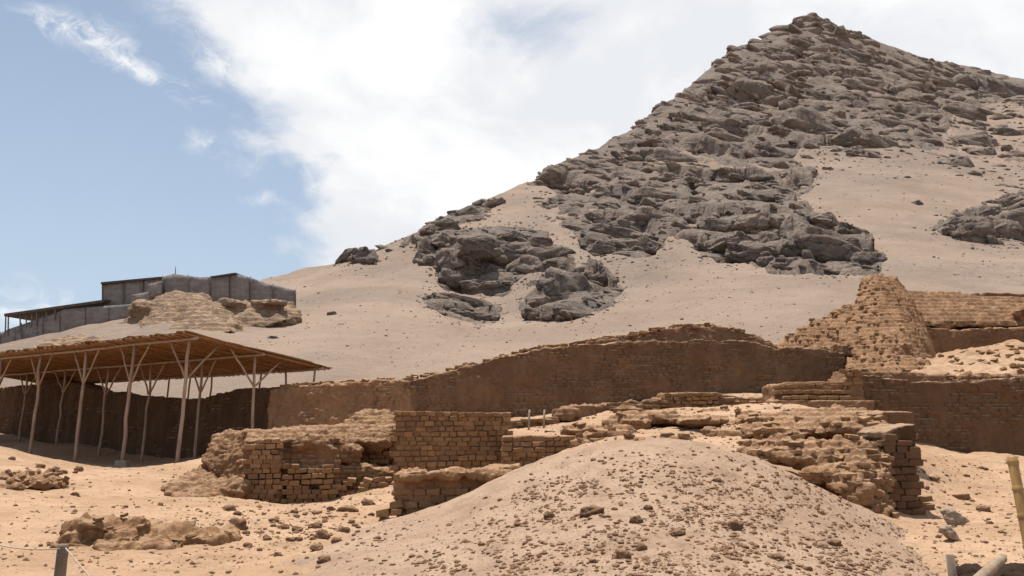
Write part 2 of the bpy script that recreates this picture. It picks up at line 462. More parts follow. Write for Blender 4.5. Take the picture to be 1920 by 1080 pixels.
pxs = np.arange(-290, 2240, 2.4); NC = len(pxs); NR = 330
sil = np.interp(pxs, [a for a, b in SIL], [b for a, b in SIL])
tv = np.linspace(0, 1, NR) ** 1.12
PX = np.repeat(pxs[None], NR, 0); ROW = sil[None] + (785 - sil[None]) * tv[:, None]
flat = np.stack([PX.ravel(), ROW.ravel()], 1)
dist = 1 / np.clip(inv(flat), 1 / 520., 1 / 36.)
V = at_n(flat[:, 0], flat[:, 1], dist).reshape(NR, NC, 3)
du = np.gradient(V, axis=1); dv = np.gradient(V, axis=0); N = np.cross(dv, du); N /= np.linalg.norm(N, axis=2, keepdims=True) + 1e-9
N = N * np.sign(N[..., 2:3] + 1e-9)
P = V.reshape(-1, 3); Nf = N.reshape(-1, 3)
dist2 = np.linalg.norm(P, axis=1)
wx = fbm(P / 9., 3) * 16; wy = fbm(P / 9. + 40, 3) * 12
rm = look(RMs, flat[:, 0] + wx, flat[:, 1] + wy)
vein = fbm(P * np.array([.045, .045, .07]) + 9, 5, .6)
rk = sstep(rm + vein * .75, .50, .64) * (rm > .05)
# boulders and ledges: cells elongated along the bedding, ledges dipping to the right
bed = np.stack([P[:, 0] * .80 - P[:, 2] * .25, P[:, 1] * .75, P[:, 2] * 1.25 + P[:, 0] * .30], 1)
wob = np.stack([fbm(P / 22., 2, .4), fbm(P / 22. + 30, 2, .4), fbm(P / 22. + 60, 2, .4)], 1)
disp = np.zeros(len(P))
for size, amp in ((26., 3.6), (12., 2.0), (6., 1.0)):
    hgt, gap = slabs((bed + wob * size * .22) / size)
    fade = np.clip(size * 1500 / dist2 / 26, 0, 1)
    disp += fade * amp * (np.clip(hgt, -.8, .8) - .55 * (1 - sstep(gap, 0, .10)))
disp += fbm(P / 2.2 + 3, 4, .6) * .3
disp = disp.reshape(NR, NC)
for _ in range(2):
    disp[:, 1:-1] = (disp[:, :-2] + disp[:, 1:-1] + disp[:, 2:]) / 3
disp = disp.ravel() + fbm(P / 3. + 3, 4, .6) * .3
TVf = np.repeat(tv[:, None], NC, 1).ravel(); H = rk * (.45 + .72 * disp * (.35 + .65 * sstep(TVf, 0, .09)))
H += (1 - rk) * (fbm(P / 16., 4) * .7 + fbm(P * np.array([.22, .05, .05]) + 7, 3) * .35 + fbm(P / 4., 3) * .12)
near = sstep(dist, 44, 62)
P2 = P + Nf * (H * (.15 + .85 * near))[:, None]
V2 = P2.reshape(NR, NC, 3)
back = []
top = V2[0]; rkt = rk.reshape(NR, NC)[0]
for k in range(1, 13):
    s = 5. * k ** 1.5; q = top.copy(); r = top.copy(); r[:, 1] += s; r[:, 0] *= r[:, 1] / top[:, 1]; r[:, 2] = top[:, 2] - s * .12 * min(k, 5) * .7
    r[:, 2] = np.maximum(r[:, 2], -3.5); back.append(r)
VV = np.concatenate([np.stack(back[::-1]), V2], 0)
RR = np.concatenate([np.repeat(rkt[None], 12, 0), rk.reshape(NR, NC)], 0)
hf = grid_faces(NR + 12, NC)
hme = mesh_np('hill', VV.reshape(-1, 3), hf[:, ::-1])
att = hme.attributes.new('rock', 'FLOAT', 'POINT'); att.data.foreach_set('value', RR.ravel().astype(np.float32))
hill = tag(link('hill', hme, M['hill']), 'bare desert hill of grey rock and drifted sand rising to a peak', kind='structure')
sub = V2[::3, ::3].reshape(-1, 3); nr3, nc3 = V2[::3, ::3].shape[:2]
HB = BVHTree.FromPolygons(sub.tolist(), grid_faces(nr3, nc3).tolist())


def hill_hit(px, row):
    r = HB.ray_cast(Vector((0, 0, EYE)), pix_dir(px, row)); return r[0]


# ------------------------------------------------------------------ boulders on the hill
def rock_mesh(name, seed, sub=4, crag=.22, flatb=0., ang=.7):
    bm = bmesh.new(); bmesh.ops.create_icosphere(bm, subdivisions=sub, radius=1)
    v = np.array([x.co[:] for x in bm.verts])
    sgn = np.sign(v); v = sgn * np.abs(v) ** ang; v /= np.abs(v).max()
    o = seed * 13.7
    n = fbm(v * 1.1 + o, 4, .55); f1, f2, idv = worley(v * 1.6 + o)
    r = 1 + crag * n * 1.6 + crag * (.9 * sstep(f2 - f1, 0, .22) - .7) + crag * .7 * (idv - .5)
    v = v * r[:, None]
    for x, c in zip(bm.verts, v): x.co = c
    me = bpy.data.meshes.new(name); bm.to_mesh(me); bm.free()
    for p in me.polygons: p.use_smooth = True
    return me


def crag_mesh(name, seed):
    r = np.random.default_rng(seed + 100); n = 15
    q = r.normal(size=(n, 3)); q /= np.linalg.norm(q, axis=1, keepdims=True); q = np.sign(q) * np.abs(q) ** .75; q *= r.uniform(.82, 1.05, (n, 1)); q /= np.abs(q).max()
    bm = bmesh.new()
    for c in q: bm.verts.new(c)
    g = bmesh.ops.convex_hull(bm, input=bm.verts); bmesh.ops.delete(bm, geom=list({x for x in g['geom_interior'] + g['geom_unused'] if isinstance(x, bmesh.types.BMVert)}), context='VERTS')
    bmesh.ops.dissolve_limit(bm, angle_limit=.2, verts=bm.verts, edges=bm.edges)
    bmesh.ops.bevel(bm, geom=bm.edges[:], offset=.07, segments=2, affect='EDGES', profile=.5)
    bmesh.ops.triangulate(bm, faces=bm.faces)
    for _ in range(3):
        e = [x for x in bm.edges if x.calc_length() > .16]
        if e: bmesh.ops.subdivide_edges(bm, edges=e, cuts=1); bmesh.ops.triangulate(bm, faces=bm.faces)
    v = np.array([x.co[:] for x in bm.verts]); o = seed * 5.1
    hgt, gap = slabs(v * np.array([1.6, 1.6, 2.4]) + o)
    k = 1 + .10 * np.clip(hgt, -.7, .7) - .07 * (1 - sstep(gap, 0, .12)) + .07 * fbm(v * 2.5 + o, 4, .6)
    for x, c in zip(bm.verts, v * k[:, None]): x.co = c
    me = bpy.data.meshes.new(name); bm.normal_update(); bm.to_mesh(me); bm.free()
    for p in me.polygons: p.use_smooth = True
    return me


BV = [crag_mesh('boulder', k) for k in range(9)] + [rock_mesh('boulder', k + 1, 4, .17 + .04 * (k % 3)) for k in range(4)]
for m_ in BV: m_.materials.append(M['boulder'])


def boulder(parent, px, row, w, h, rot=8., name='boulder', sink=.35, depth=None):
    hp = hill_hit(px, row)
    if hp is None: return None
    s = (hp - Vector((0, 0, EYE))).length / FOC
    o = bpy.data.objects.new(name, random.choice(BV)); COL.objects.link(o)
    dd = depth or (w * .42 + h * .5)
    c = hp + Vector((0, 1, -.15)) * (dd * .5 * s * sink)
    o.parent = parent; o.location = rel(parent, c)
    o.rotation_euler = (math.radians(random.uniform(-12, 12) - 18), math.radians(rot + random.uniform(-7, 7)), math.radians(random.uniform(-15, 15)))
    o.scale = (w * .5 * s, dd * .5 * s, h * .5 * s)
    return o


def outcrop(name, label, px, row, items):
    hp = hill_hit(px, row); t = thing(name, label, 'rock', hp)
    for it in items: boulder(t, *it)
    return t


outcrop('rock_outcrop', 'big dark grey craggy outcrop with steep undercut faces low on the hill', 900, 545, [
    (806, 470, 62, 62, 5), (850, 492, 80, 78, 5), (885, 465, 110, 50, 14), (955, 452, 90, 40, 10), (1008, 455, 76, 46, 12), (1030, 484, 96, 40, -12), (985, 500, 100, 48, -15),
    (905, 512, 100, 56, 8), (850, 525, 64, 40, 12), (925, 541, 84, 30, 8), (888, 538, 60, 30, 12), (958, 540, 34, 26, 0), (960, 480, 90, 50, 0), (838, 452, 70, 36, 10), (1060, 480, 50, 26, -14), (925, 480, 70, 46, 10)])
outcrop('rock_outcrop', 'pale grey sloping rock slab split by long cracks below the craggy outcrop', 1070, 600, [
    (1065, 548, 130, 92, 32), (1122, 530, 84, 70, 38), (1012, 572, 60, 44, 20), (1045, 562, 44, 34, 0), (1000, 590, 46, 26, 10), (1070, 585, 90, 34, 5), (1025, 590, 30, 22, 0), (1010, 545, 50, 34, 20)])
outcrop('rock_outcrop', 'row of low rounded grey boulders half buried in sand under the outcrop', 870, 600, [
    (800, 562, 36, 24, 10), (832, 562, 60, 22, 20), (862, 572, 60, 24, 16), (840, 580, 40, 18, 20), (895, 577, 60, 24, 12), (925, 580, 36, 20, 5), (862, 592, 54, 22, 10), (902, 597, 56, 22, 0), (938, 598, 30, 14, 0), (838, 573, 16, 14, 0)])
outcrop('rock_outcrop', 'grey rounded boulders strung along the ridge above the big outcrop', 860, 420, [
    (808, 434, 44, 30, 12), (836, 425, 60, 34, 14), (880, 402, 60, 44, -20), (918, 390, 52, 34, -18), (850, 402, 44, 22, -10), (900, 385, 40, 24, -10), (822, 412, 40, 18, 20), (935, 380, 24, 18, 0)])
outcrop('rock_outcrop', 'small dark rock knob at the lower end of the ridge', 660, 495, [
    (652, 481, 54, 32, -20), (676, 480, 34, 36, 10), (694, 490, 24, 16, 0), (634, 490, 28, 16, -15), (664, 470, 30, 16, 0)])
outcrop('rock_outcrop', 'pair of large smooth rounded boulders side by side above the pale slab', 1180, 480, [
    (1140, 465, 92, 36, 0), (1205, 463, 84, 40, 8), (1160, 442, 110, 36, 12), (1215, 448, 60, 30, 16)])
outcrop('rock_outcrop', 'cluster of huge rounded brown-grey boulders above the tapering adobe ruin', 1550, 510, [
    (1575, 482, 170, 72, 14), (1635, 492, 62, 40, 8), (1478, 432, 54, 70, 15), (1520, 436, 60, 44, -10), (1560, 420, 90, 34, 18), (1420, 420, 90, 60, 12), (1375, 462, 110, 60, 12), (1410, 480, 90, 40, 16),
    (1440, 492, 36, 26, 0), (1477, 496, 46, 24, 5), (1505, 470, 70, 56, 30), (1545, 450, 90, 40, 16), (1350, 430, 80, 40, 10), (1445, 455, 50, 60, 30), (1600, 440, 60, 26, 25), (1362, 494, 34, 14, 0)])
outcrop('rock_outcrop', 'dark brown-grey rock mass jutting from the sand at the right edge', 1860, 455, [
    (1790, 425, 70, 30, 0), (1830, 438, 70, 34, -8), (1872, 440, 80, 44, -14), (1915, 420, 80, 54, -10), (1890, 385, 90, 30, -16), (1838, 405, 80, 26, -14), (1765, 434, 34, 18, 0), (1960, 400, 110, 70, -8)])
b = boulder(plain_o, 1715, 382, 28, 15, 0, 'lone_boulder', .2)
b.parent = None; b.location = b.location + plain_o.location; tag(b, 'lone dark boulder on the open sand slope right of the big boulders', 'rock')
b = boulder(plain_o, 619, 590, 32, 11, 0, 'lone_boulder', .2)
b.parent = None; b.location = b.location + plain_o.location; tag(b, 'flat dark rock alone on the sand slope above the shelter roof', 'rock')
b = boulder(plain_o, 507, 634, 42, 9, 6, 'lone_boulder', .2)
b.parent = None; b.location = b.location + plain_o.location; tag(b, 'flat grey rock just above the sloping end of the shelter roof', 'rock')
cnt = 0
while cnt < 205:                                  # the rest belong to the hill itself
    px, row = random.uniform(980, 1930), random.uniform(30, 450)
    d = float(look(RM, np.array([px]), np.array([row]))[0])
    if random.random() > d or row < np.interp(px, [a for a, b in SIL], [b for a, b in SIL]) + 6: continue
    if 1300 < px and row > 395: continue
    if row < np.interp(px, [a for a, b in SIL], [b for a, b in SIL]) + 26: continue
    w = random.choice((40, 56, 72, 95, 120, 150)) * random.uniform(.8, 1.2) * (1 if d > .8 else .75)
    boulder(hill, px, row, w, w * random.uniform(.30, .50), random.gauss(18, 7), 'boulder', .95); cnt += 1
for px, row, w in ((1380, 88, 44), (1425, 76, 50), (1462, 58, 50), (1492, 46, 54), (1522, 38, 70), (1548, 46, 56), (1575, 58, 50), (1600, 66, 40), (1642, 72, 44), (1664, 74, 30), (1300, 163, 40), (1246, 196, 40), (1340, 124, 44), (1200, 236, 40), (1110, 284, 44), (1070, 304, 40), (1015, 330, 36), (1730, 112, 50), (1790, 124, 50), (1850, 140, 56)):
    boulder(hill, px, row + 3, w * .9, w * .5, -14 if px < 1500 else 14, 'boulder', .45 if 1370 < px < 1700 else .9)


def stones_mesh(name, pts, sizes, mat, seed=0, squash=.7, sub=1, ax=(1, 1, 1)):
    """many small stones in one mesh"""
    bm = bmesh.new(); bmesh.ops.create_icosphere(bm, subdivisions=sub, radius=1)
    bv = np.array([x.co[:] for x in bm.verts]); bf = np.array([[l.index for l in f.verts] for f in bm.faces]); bm.free()
    r = np.random.default_rng(seed); n = len(pts)
    jit = 1 + r.uniform(-.32, .32, (n, len(bv), 1))
    ax = r.uniform(.7, 1.35, (n, 1, 3)) * np.array([1, 1, squash]) * np.array(ax)
    v = bv[None] * jit * ax * np.asarray(sizes)[:, None, None]
    a = r.uniform(0, 6.28, n) if sub == 1 else r.normal(0, .35, n); c, s = np.cos(a), np.sin(a)
    x = v[..., 0] * c[:, None] - v[..., 1] * s[:, None]; y = v[..., 0] * s[:, None] + v[..., 1] * c[:, None]
    v = np.stack([x, y, v[..., 2]], 2) + np.asarray(pts)[:, None]
    f = (bf[None] + (np.arange(n) * len(bv))[:, None, None]).reshape(-1, 3)
    me = mesh_np(name, v.reshape(-1, 3), f, False); return me


def shell_hull(pts):
    bm = bmesh.new()
    for p in pts: bm.verts.new(p)
    r = bmesh.ops.convex_hull(bm, input=bm.verts)
    bmesh.ops.delete(bm, geom=list({g for g in r['geom_interior'] + r['geom_unused'] if isinstance(g, bmesh.types.BMVert)}), context='VERTS')
    bm.verts.index_update()
    v = [tuple(x.co) for x in bm.verts]; f = [tuple(l.index for l in q.verts) for q in bm.faces]; bm.free()
    return v, f


def hull_base(seed):
    r = np.random.default_rng(seed + 300); q = r.normal(size=(24, 3)); q /= np.linalg.norm(q, axis=1, keepdims=True); q = np.sign(q) * np.abs(q) ** .85; q /= np.abs(q).max()
    v, f = shell_hull([tuple(c) for c in q]); return np.array(v), np.array([t for t in f])


def more_rocks(n, seed):
    """smaller crags between the boulders, too many to count"""
    random.seed(seed); bases = [hull_base(k) for k in range(8)]; VV_, FF_ = [], []; o = 0; k = 0
    while k < n:
        px, row = random.uniform(620, 1940), random.uniform(35, 600)
        dn = look(RM, np.array([px]), np.array([row]))[0]
        if random.random() > dn ** 1.5: continue
        hp = hill_hit(px, row)
        if hp is None: continue
        v, f = random.choice(bases); z = (hp.length / FOC) * random.choice((3, 4, 5, 6, 8, 11)) * random.uniform(.7, 1.2)
        m_ = Euler((random.gauss(-.25, .25), math.radians(random.gauss(17, 12)), random.gauss(0, .5))).to_matrix() @ Matrix.Diagonal((z * random.uniform(1.3, 2.6), z, z * random.uniform(.5, .85)))
        VV_.append(v @ np.array(m_).T + np.array([hp.x, hp.y + z * .35, hp.z - z * .25])); FF_.append(f + o); o += len(v); k += 1
    return mesh_np('rubble', np.concatenate(VV_), np.concatenate(FF_), True)


tag(link('rubble', more_rocks(1900, 12), M['boulder']), 'broken grey rock rubble between the boulders of the hill', kind='stuff')
RMw = blur(RM, 10)
pts, sz = [], []
while len(pts) < 1500:
    px, row = random.uniform(600, 1930), random.uniform(180, 620); a_, c_ = np.array([px]), np.array([row])
    if look(RM, a_, c_)[0] > .3 or random.random() > look(RMw, a_, c_)[0] * 1.6: continue
    hp = hill_hit(px, row)
    if hp is None: continue
    pts.append(tuple(hp)); sz.append(hp.length / FOC * (.7 + 3.2 * random.random() ** 3))
tag(link('gravel', stones_mesh('gravel', pts, sz, None, 14, .7), M['boulder']), 'loose scree lying on the sand round the rock outcrops', kind='stuff')
pts, sz = [], []
while len(pts) < 2600:
    px = random.uniform(480, 2000); row = random.uniform(200, 690)
    if px > 1480 and random.random() < .5: row = random.uniform(200, 340)
    if look(RM, np.array([px]), np.array([row]))[0] > .6: continue
    hp = hill_hit(px, row)
    if hp is None: continue
    pts.append(hp); sz.append(hp.length / FOC * abs(random.gauss(0, 1.0)) + .03)
tag(link('gravel', stones_mesh('gravel', [tuple(p) for p in pts], sz, None, 4, .5), M['boulder']), 'scattered dark stones strewn over the hill sand', kind='stuff')
pts = [(random.uniform(1480, 1930), random.uniform(205, 335)) for _ in range(60)]
for px, row in pts:
    w = random.uniform(8, 24); boulder(hill, px, row, w, w * .4, 5, 'boulder', .3)

# ------------------------------------------------------------------ near ground
GC = [  # pixel, row, metres ahead: the sand the ruins stand on
    (-300, 1080, 8.8), (100, 1080, 8.8), (500, 1080, 8.8), (-300, 1000, 12), (0, 1000, 12), (300, 1000, 12), (600, 1000, 12.6), (-300, 890, 22), (0, 900, 20), (0, 858, 25), (-150, 836, 27), (0, 836, 27.5),
    (60, 866, 27), (140, 884, 28), (232, 884, 30.5), (300, 882, 29.5), (360, 864, 28), (410, 858, 26.5), (240, 940, 19), (120, 930, 19), (400, 930, 20), (480, 948, 21.6), (560, 945, 21.8), (640, 932, 22.4), (720, 925, 22), (600, 950, 20), (400, 1000, 12.4),
    (715, 982, 14.8), (680, 960, 17.5), (278, 866, 36.7), (195, 862, 38), (130, 848, 38.8), (53, 830, 41.3), (0, 818, 46), (100, 832, 44), (-300, 815, 46), (420, 858, 33), (470, 850, 33),
    (820, 990, 15), (1000, 1040, 12), (1250, 1040, 12), (1250, 980, 14), (1450, 990, 13), (1600, 1000, 13), (900, 960, 17), (900, 915, 21), (1100, 836, 19.5), (1000, 812, 25), (960, 800, 30), (1200, 800, 23.5), (1300, 768, 29), (1450, 745, 36), (1250, 748, 36), (950, 788, 33),
    (1150, 768, 30), (1500, 792, 23), (1420, 810, 20.5), (1560, 772, 26), (1600, 800, 22), (1600, 860, 18.5), (1350, 820, 20), (1480, 880, 16.2), (1560, 930, 15.4),
    (1800, 1005, 13), (1900, 1080, 8.8), (2200, 1080, 8.8), (1760, 1080, 8.8), (1690, 965, 16.8), (1730, 930, 19), (1850, 905, 21), (1950, 900, 21), (1900, 960, 16), (1740, 872, 25.5), (1800, 852, 25), (1850, 848, 25), (1920, 864, 25), (2050, 880, 24), (1840, 860, 29),
    (640, 800, 28), (560, 810, 28), (740, 800, 30), (500, 830, 28.5), (1300, 720, 44), (1000, 760, 44), (700, 770, 44), (1700, 860, 34), (2200, 870, 34), (300, 800, 48), (2300, 1000, 13), (1650, 800, 30), (2300, 860, 44)]
gw = np.array([at(*c)[:] for c in GC]); gz = RBF(gw[:, :2], gw[:, 2], 10., 2e-3)
gpx = np.arange(-560, 2480, 6.); gd = np.exp(np.linspace(math.log(2.2), math.log(49), 300))
GX, GD = np.meshgrid(gpx, gd)
X = (GX - 960) / FOC * GD * 1.005; Y = GD.copy()
xy = np.stack([X.ravel(), Y.ravel()], 1)
Z = np.clip(gz(xy), -2.2, 4.2)
nearf = sstep(xy[:, 1], 3.5, 7.); Z = Z * nearf + 0.0 * (1 - nearf)
p3 = np.stack([xy[:, 0], xy[:, 1], np.zeros(len(xy))], 1)
f1, f2, idv = worley(p3 * 1.6)
q1, q2, q3 = worley(p3 * 2.6 + 4)
Z += fbm(p3 * .55, 4) * .11 + fbm(p3 * 2.5 + 5, 4) * .045 + fbm(p3 * 9, 3, .6) * .018 - .035 * sstep(.34 - q1, 0, .2) * (q3 > .55)
lumps = sstep(fbm(p3 * .4 + 21, 3), .08, .35)
Z += lumps * (.07 * np.maximum(0, .7 - f1) + .05 * fbm(p3 * 5.5, 3, ridge=True))
gme = mesh_np('ground', np.stack([xy[:, 0], xy[:, 1], Z], 1), grid_faces(len(gd), len(gpx)))
ground = tag(link('ground', gme, M['sand']), kind='structure')
gV = np.stack([xy[:, 0], xy[:, 1], Z], 1)

MC = [  # the spoil heap in front
    (560, 1052, 9.8), (640, 1080, 8.4), (715, 978, 14.0), (850, 937, 13.5), (950, 888, 13.0), (1080, 848, 12.6), (1250, 838, 12.2), (1380, 848, 12.2), (1500, 897, 12.8), (1600, 945, 13.6), (1660, 978, 14.4), (1700, 1020, 12.2), (1770, 1080, 8.6),
    (1250, 960, 9.2), (1000, 960, 10.2), (850, 1000, 10.6), (1000, 1080, 7.2), (1250, 1080, 6.7), (1500, 1080, 7.2), (1500, 985, 9.8), (1640, 1080, 7.9), (800, 1080, 7.7), (1250, 890, 10.8), (1100, 900, 11.2), (1400, 905, 11),
    (1250, 875, 16), (1000, 905, 16.5), (1450, 925, 16.5), (800, 985, 16.5), (1650, 1020, 16), (480, 1120, 8.8), (1850, 1120, 8.8), (520, 1040, 13), (1800, 1050, 13), (1000, 1300, 4.8), (1250, 1300, 4.6), (1500, 1300, 4.8), (500, 1300, 5.5), (1900, 1300, 5.5),
    (1250, 905, 19), (950, 945, 19), (1550, 950, 19)]
mw = np.array([at(*c)[:] for c in MC]); mz = RBF(mw[:, :2], mw[:, 2], 5., 1e-3)
mpx = np.arange(430, 1930, 3.); md = np.exp(np.linspace(math.log(4.6), math.log(19), 300))
GX, GD = np.meshgrid(mpx, md)
xy = np.stack([((GX - 960) / FOC * GD * 1.005).ravel(), GD.ravel()], 1); p3 = np.stack([xy[:, 0], xy[:, 1], np.zeros(len(xy))], 1)
Z = mz(xy)
ramp_side = sstep(xy[:, 0] / xy[:, 1], -.16, -.02)                 # the drifted sand on the heap's flank is smooth
Z += fbm(p3 * .8 + 3, 4) * .07 + ramp_side * fbm(p3 * 1.9 + 13, 3) * .05 + ramp_side * (fbm(p3 * 5 + 8, 4, .6) * .022 + fbm(p3 * 16, 3, .6) * .010)
mV = np.stack([xy[:, 0], xy[:, 1], Z], 1)
mme = mesh_np('sand_mound', mV, grid_faces(len(md), len(mpx)))
mound = tag(link('sand_mound', mme, M['mound']), 'broad pebbly spoil heap of sand', kind='structure')
GB = BVHTree.FromPolygons(gV.tolist(), grid_faces(len(gd), len(gpx)).tolist())
MB_ = BVHTree.FromPolygons(mV.tolist(), grid_faces(len(md), len(mpx)).tolist())


def hit(px, row, which=(0, 1)):
    o = Vector((0, 0, EYE)); d = pix_dir(px, row); best = None
    for k in which:
        r = (GB, MB_)[k].ray_cast(o, d)
        if r[0] is not None and (best is None or r[3] < best[1]): best = (r[0], r[3], k)
    return best


def ground_z(x, y):
    z = -9
    for b_ in (GB, MB_):
        r = b_.ray_cast(Vector((x, y, 30)), Vector((0, 0, -1)))
        if r[0] is not None: z = max(z, r[0].z)
    return z


# ------------------------------------------------------------------ builders for eroded mud-brick masses
def shell_slab(prof, thick, batter=0., jag=0.):
    """upright slab: front edge given as (pixel, top row, bottom row, metres ahead)"""
    if jag:
        xs = np.arange(prof[0][0], prof[-1][0] + 1, max(4., 330. / prof[0][3])); k0 = [q[0] for q in prof]; rr = np.random.default_rng(int(prof[0][0] * 7 + prof[0][1]))
        nz = rr.normal(0, 1, len(xs)); nz = .6 * nz + .4 * np.convolve(rr.normal(0, 2, len(xs) + 5), np.ones(6) / 3, 'valid')
        prof = [(x, np.interp(x, k0, [q[1] for q in prof]) + jag * abs(e), np.interp(x, k0, [q[2] for q in prof]), np.interp(x, k0, [q[3] for q in prof])) for x, e in zip(xs, nz)]
    n = len(prof); v = []
    for px, rt, rb, d in prof:
        t = at(px, rt, d); b_ = at(px, rb, d); b_.y -= batter * (t.z - b_.z); th = thick(px) if callable(thick) else thick
        v += [t, b_, t + Vector((px * 0, th, 0)), Vector((t.x, t.y + th, b_.z))]
    f = []
    for i in range(n - 1):
        a, c = 4 * i, 4 * (i + 1)
        f += [(a, a + 1, c + 1, c), (a + 2, c + 2, c + 3, a + 3), (a, c, c + 2, a + 2), (a + 1, a + 3, c + 3, c + 1)]
    f += [(0, 2, 3, 1), (4 * n - 4, 4 * n - 3, 4 * n - 1, 4 * n - 2)]
    return [tuple(x) for x in v], f


def lump(px, row, d, w, h, dep, seed=0):
    """rough rounded lump, w by h pixels, sitting around the pixel"""
    c = at(px, row, d); s = d / FOC; r = random.Random(seed); pts = []
    for k in range(26):
        a = r.uniform(0, 6.283); z = r.uniform(-1, 1); q = (1 - z * z) ** .5; q = max(q, .35)
        pts.append((c.x + math.cos(a) * q * w * .5 * s, c.y + math.sin(a) * q * dep * .5, c.z + z * h * .5 * s))
    return shell_hull(pts)


def mass(name, shells, mat, voxel=.06, course=.14, wall=(1, 0), relief=.025, rough=.05, big=.10, bigs=.9, step=0., smooth=2, seed=0, parent=None, brickl=.3, rot_relief=1., fine=4., gully=0., sc_=0.):
    V_, F_ = [], []
    for v, f in shells:
        o = len(V_); V_ += v; F_ += [tuple(i + o for i in q) for q in f]
    me = bpy.data.meshes.new(name); me.from_pydata(V_, [], F_); me.update()
    bm = bmesh.new(); bm.from_mesh(me); bmesh.ops.recalc_face_normals(bm, faces=bm.faces); bm.to_mesh(me); bm.free()
    ob = bpy.data.objects.new(name, me); COL.objects.link(ob)
    m = ob.modifiers.new('r', 'REMESH'); m.mode = 'VOXEL'; m.voxel_size = voxel
    if smooth: q = ob.modifiers.new('s', 'SMOOTH'); q.factor = .5; q.iterations = smooth
    dg = bpy.context.evaluated_depsgraph_get(); nm = bpy.data.meshes.new_from_object(ob.evaluated_get(dg))
    bpy.data.objects.remove(ob); bpy.data.meshes.remove(me)
    n = len(nm.vertices); P = np.empty(n * 3); nm.vertices.foreach_get('co', P); P = P.reshape(-1, 3).astype(float)
    Nn = np.empty(n * 3, np.float32); nm.vertex_normals.foreach_get('vector', Nn); Nn = Nn.reshape(-1, 3).astype(float)
    o = seed * 7.7
    dsp = big * fbm(P * bigs + o, 4, .55) + rough * fbm(P * fine + o + 5, 4, .62)
    if gully:
        gp_ = np.stack([P[:, 0] * .85 + P[:, 2] * .35, P[:, 1] * .5, P[:, 2] * .12], 1)
        dsp -= gully * np.clip(1 - 4 * np.abs(perlin(gp_ + o)), 0, 1) + gully * .5 * np.clip(1 - 4 * np.abs(perlin(gp_ * 2.3 + o + 9)), 0, 1)
    hor = 1 - np.abs(Nn[:, 2]); hm = sstep(hor, .25, .7)
    zz = P[:, 2] + .05 * fbm(P * .8 + o, 2) + .015 * fbm(P * 3, 2)
    ci = np.floor(zz / course); fz = zz / course - ci
    t = P[:, 0] * wall[0] + P[:, 1] * wall[1] + .02 * fbm(P * 3 + 9, 2)
    bl = brickl * (1 + .25 * np.sin(ci * 2.3)); ti = t / bl + (ci % 2) * .5 + .37 * np.sin(ci * 12.9); bi = np.floor(ti); ft = ti - bi
    h = np.mod(np.sin(ci * 12.9898 + bi * 78.233) * 43758.5453, 1)
    g = sstep(np.minimum(fz, 1 - fz), 0, .22) * sstep(np.minimum(ft, 1 - ft) * bl / course, 0, .2)
    vis = sstep(fbm(P * .7 + o + 31, 3), -.25, .2) * rot_relief + (1 - rot_relief)
    dsp += hm * relief * vis * ((g - 1) * 1.3 + (h - .5) * 1.1)
    Q = P + Nn * dsp[:, None]
    if step:                                              # worn courses: sloping parts break into brick-high steps
        cs = sc_ or course; zq = Q[:, 2] + .04 * fbm(Q * 1.3 + o, 3); k = np.floor(zq / cs); fr = zq / cs - k
        tgt = (k + sstep(fr, .30, .70)) * cs - (zq - Q[:, 2])
        Q[:, 2] += (tgt - Q[:, 2]) * step * sstep(np.abs(Nn[:, 2]), .12, .4)
    nm.vertices.foreach_set('co', Q.astype(np.float32).ravel()); nm.update()
    nm.polygons.foreach_set('use_smooth', np.ones(len(nm.polygons), bool)); nm.materials.clear(); nm.materials.append(mat)
    nm.name = name
    ob = bpy.data.objects.new(name, nm); COL.objects.link(ob)
    if parent is not None:
        Q = Q - np.array(parent.location[:]); nm.vertices.foreach_set('co', Q.astype(np.float32).ravel()); nm.update(); ob.parent = parent
    return ob


def brick_mesh(seed, L=.30, D_=.2, Hh=.13):
    r = random.Random(seed); bm = bmesh.new(); bmesh.ops.create_cube(bm, size=1)
    for v in bm.verts: v.co = Vector((v.co.x * L, v.co.y * D_, v.co.z * Hh)) + Vector((r.uniform(-.028, .02), r.uniform(-.022, .016), r.uniform(-.018, .013)))
    bmesh.ops.bevel(bm, geom=bm.edges[:], offset=.014, segments=1, affect='EDGES', profile=.6)
    for v in bm.verts: v.co += Vector((r.uniform(-.006, .006), r.uniform(-.006, .006), r.uniform(-.005, .005)))
    me = bpy.data.meshes.new('brick'); bm.to_mesh(me); bm.free()
    me.materials.append(M['adobe_brick']); return me


BRK = [brick_mesh(k) for k in range(14)]
BRK_SHADED = [m_.copy() for m_ in BRK]
M['brick_shaded'] = adobe_mat('shaded_adobe_brick', (.20, .115, .066), (.15, .085, .05), (.095, .054, .033), .3)  # same bricks in a darker tone: shade painted onto the pillar front
for m_ in BRK_SHADED: m_.materials[0] = M['brick_shaded']


def brick(parent, p, rz=0., tilt=0., sc=(1, 1, 1), name='brick', meshes=None):
    o = bpy.data.objects.new(name, random.choice(meshes or BRK)); COL.objects.link(o)
    if parent is not None: o.parent = parent; p = rel(parent, p)
    o.location = p
    o.rotation_euler = (random.gauss(0, tilt), random.gauss(0, tilt), rz + random.gauss(0, tilt)); o.scale = sc
    return o


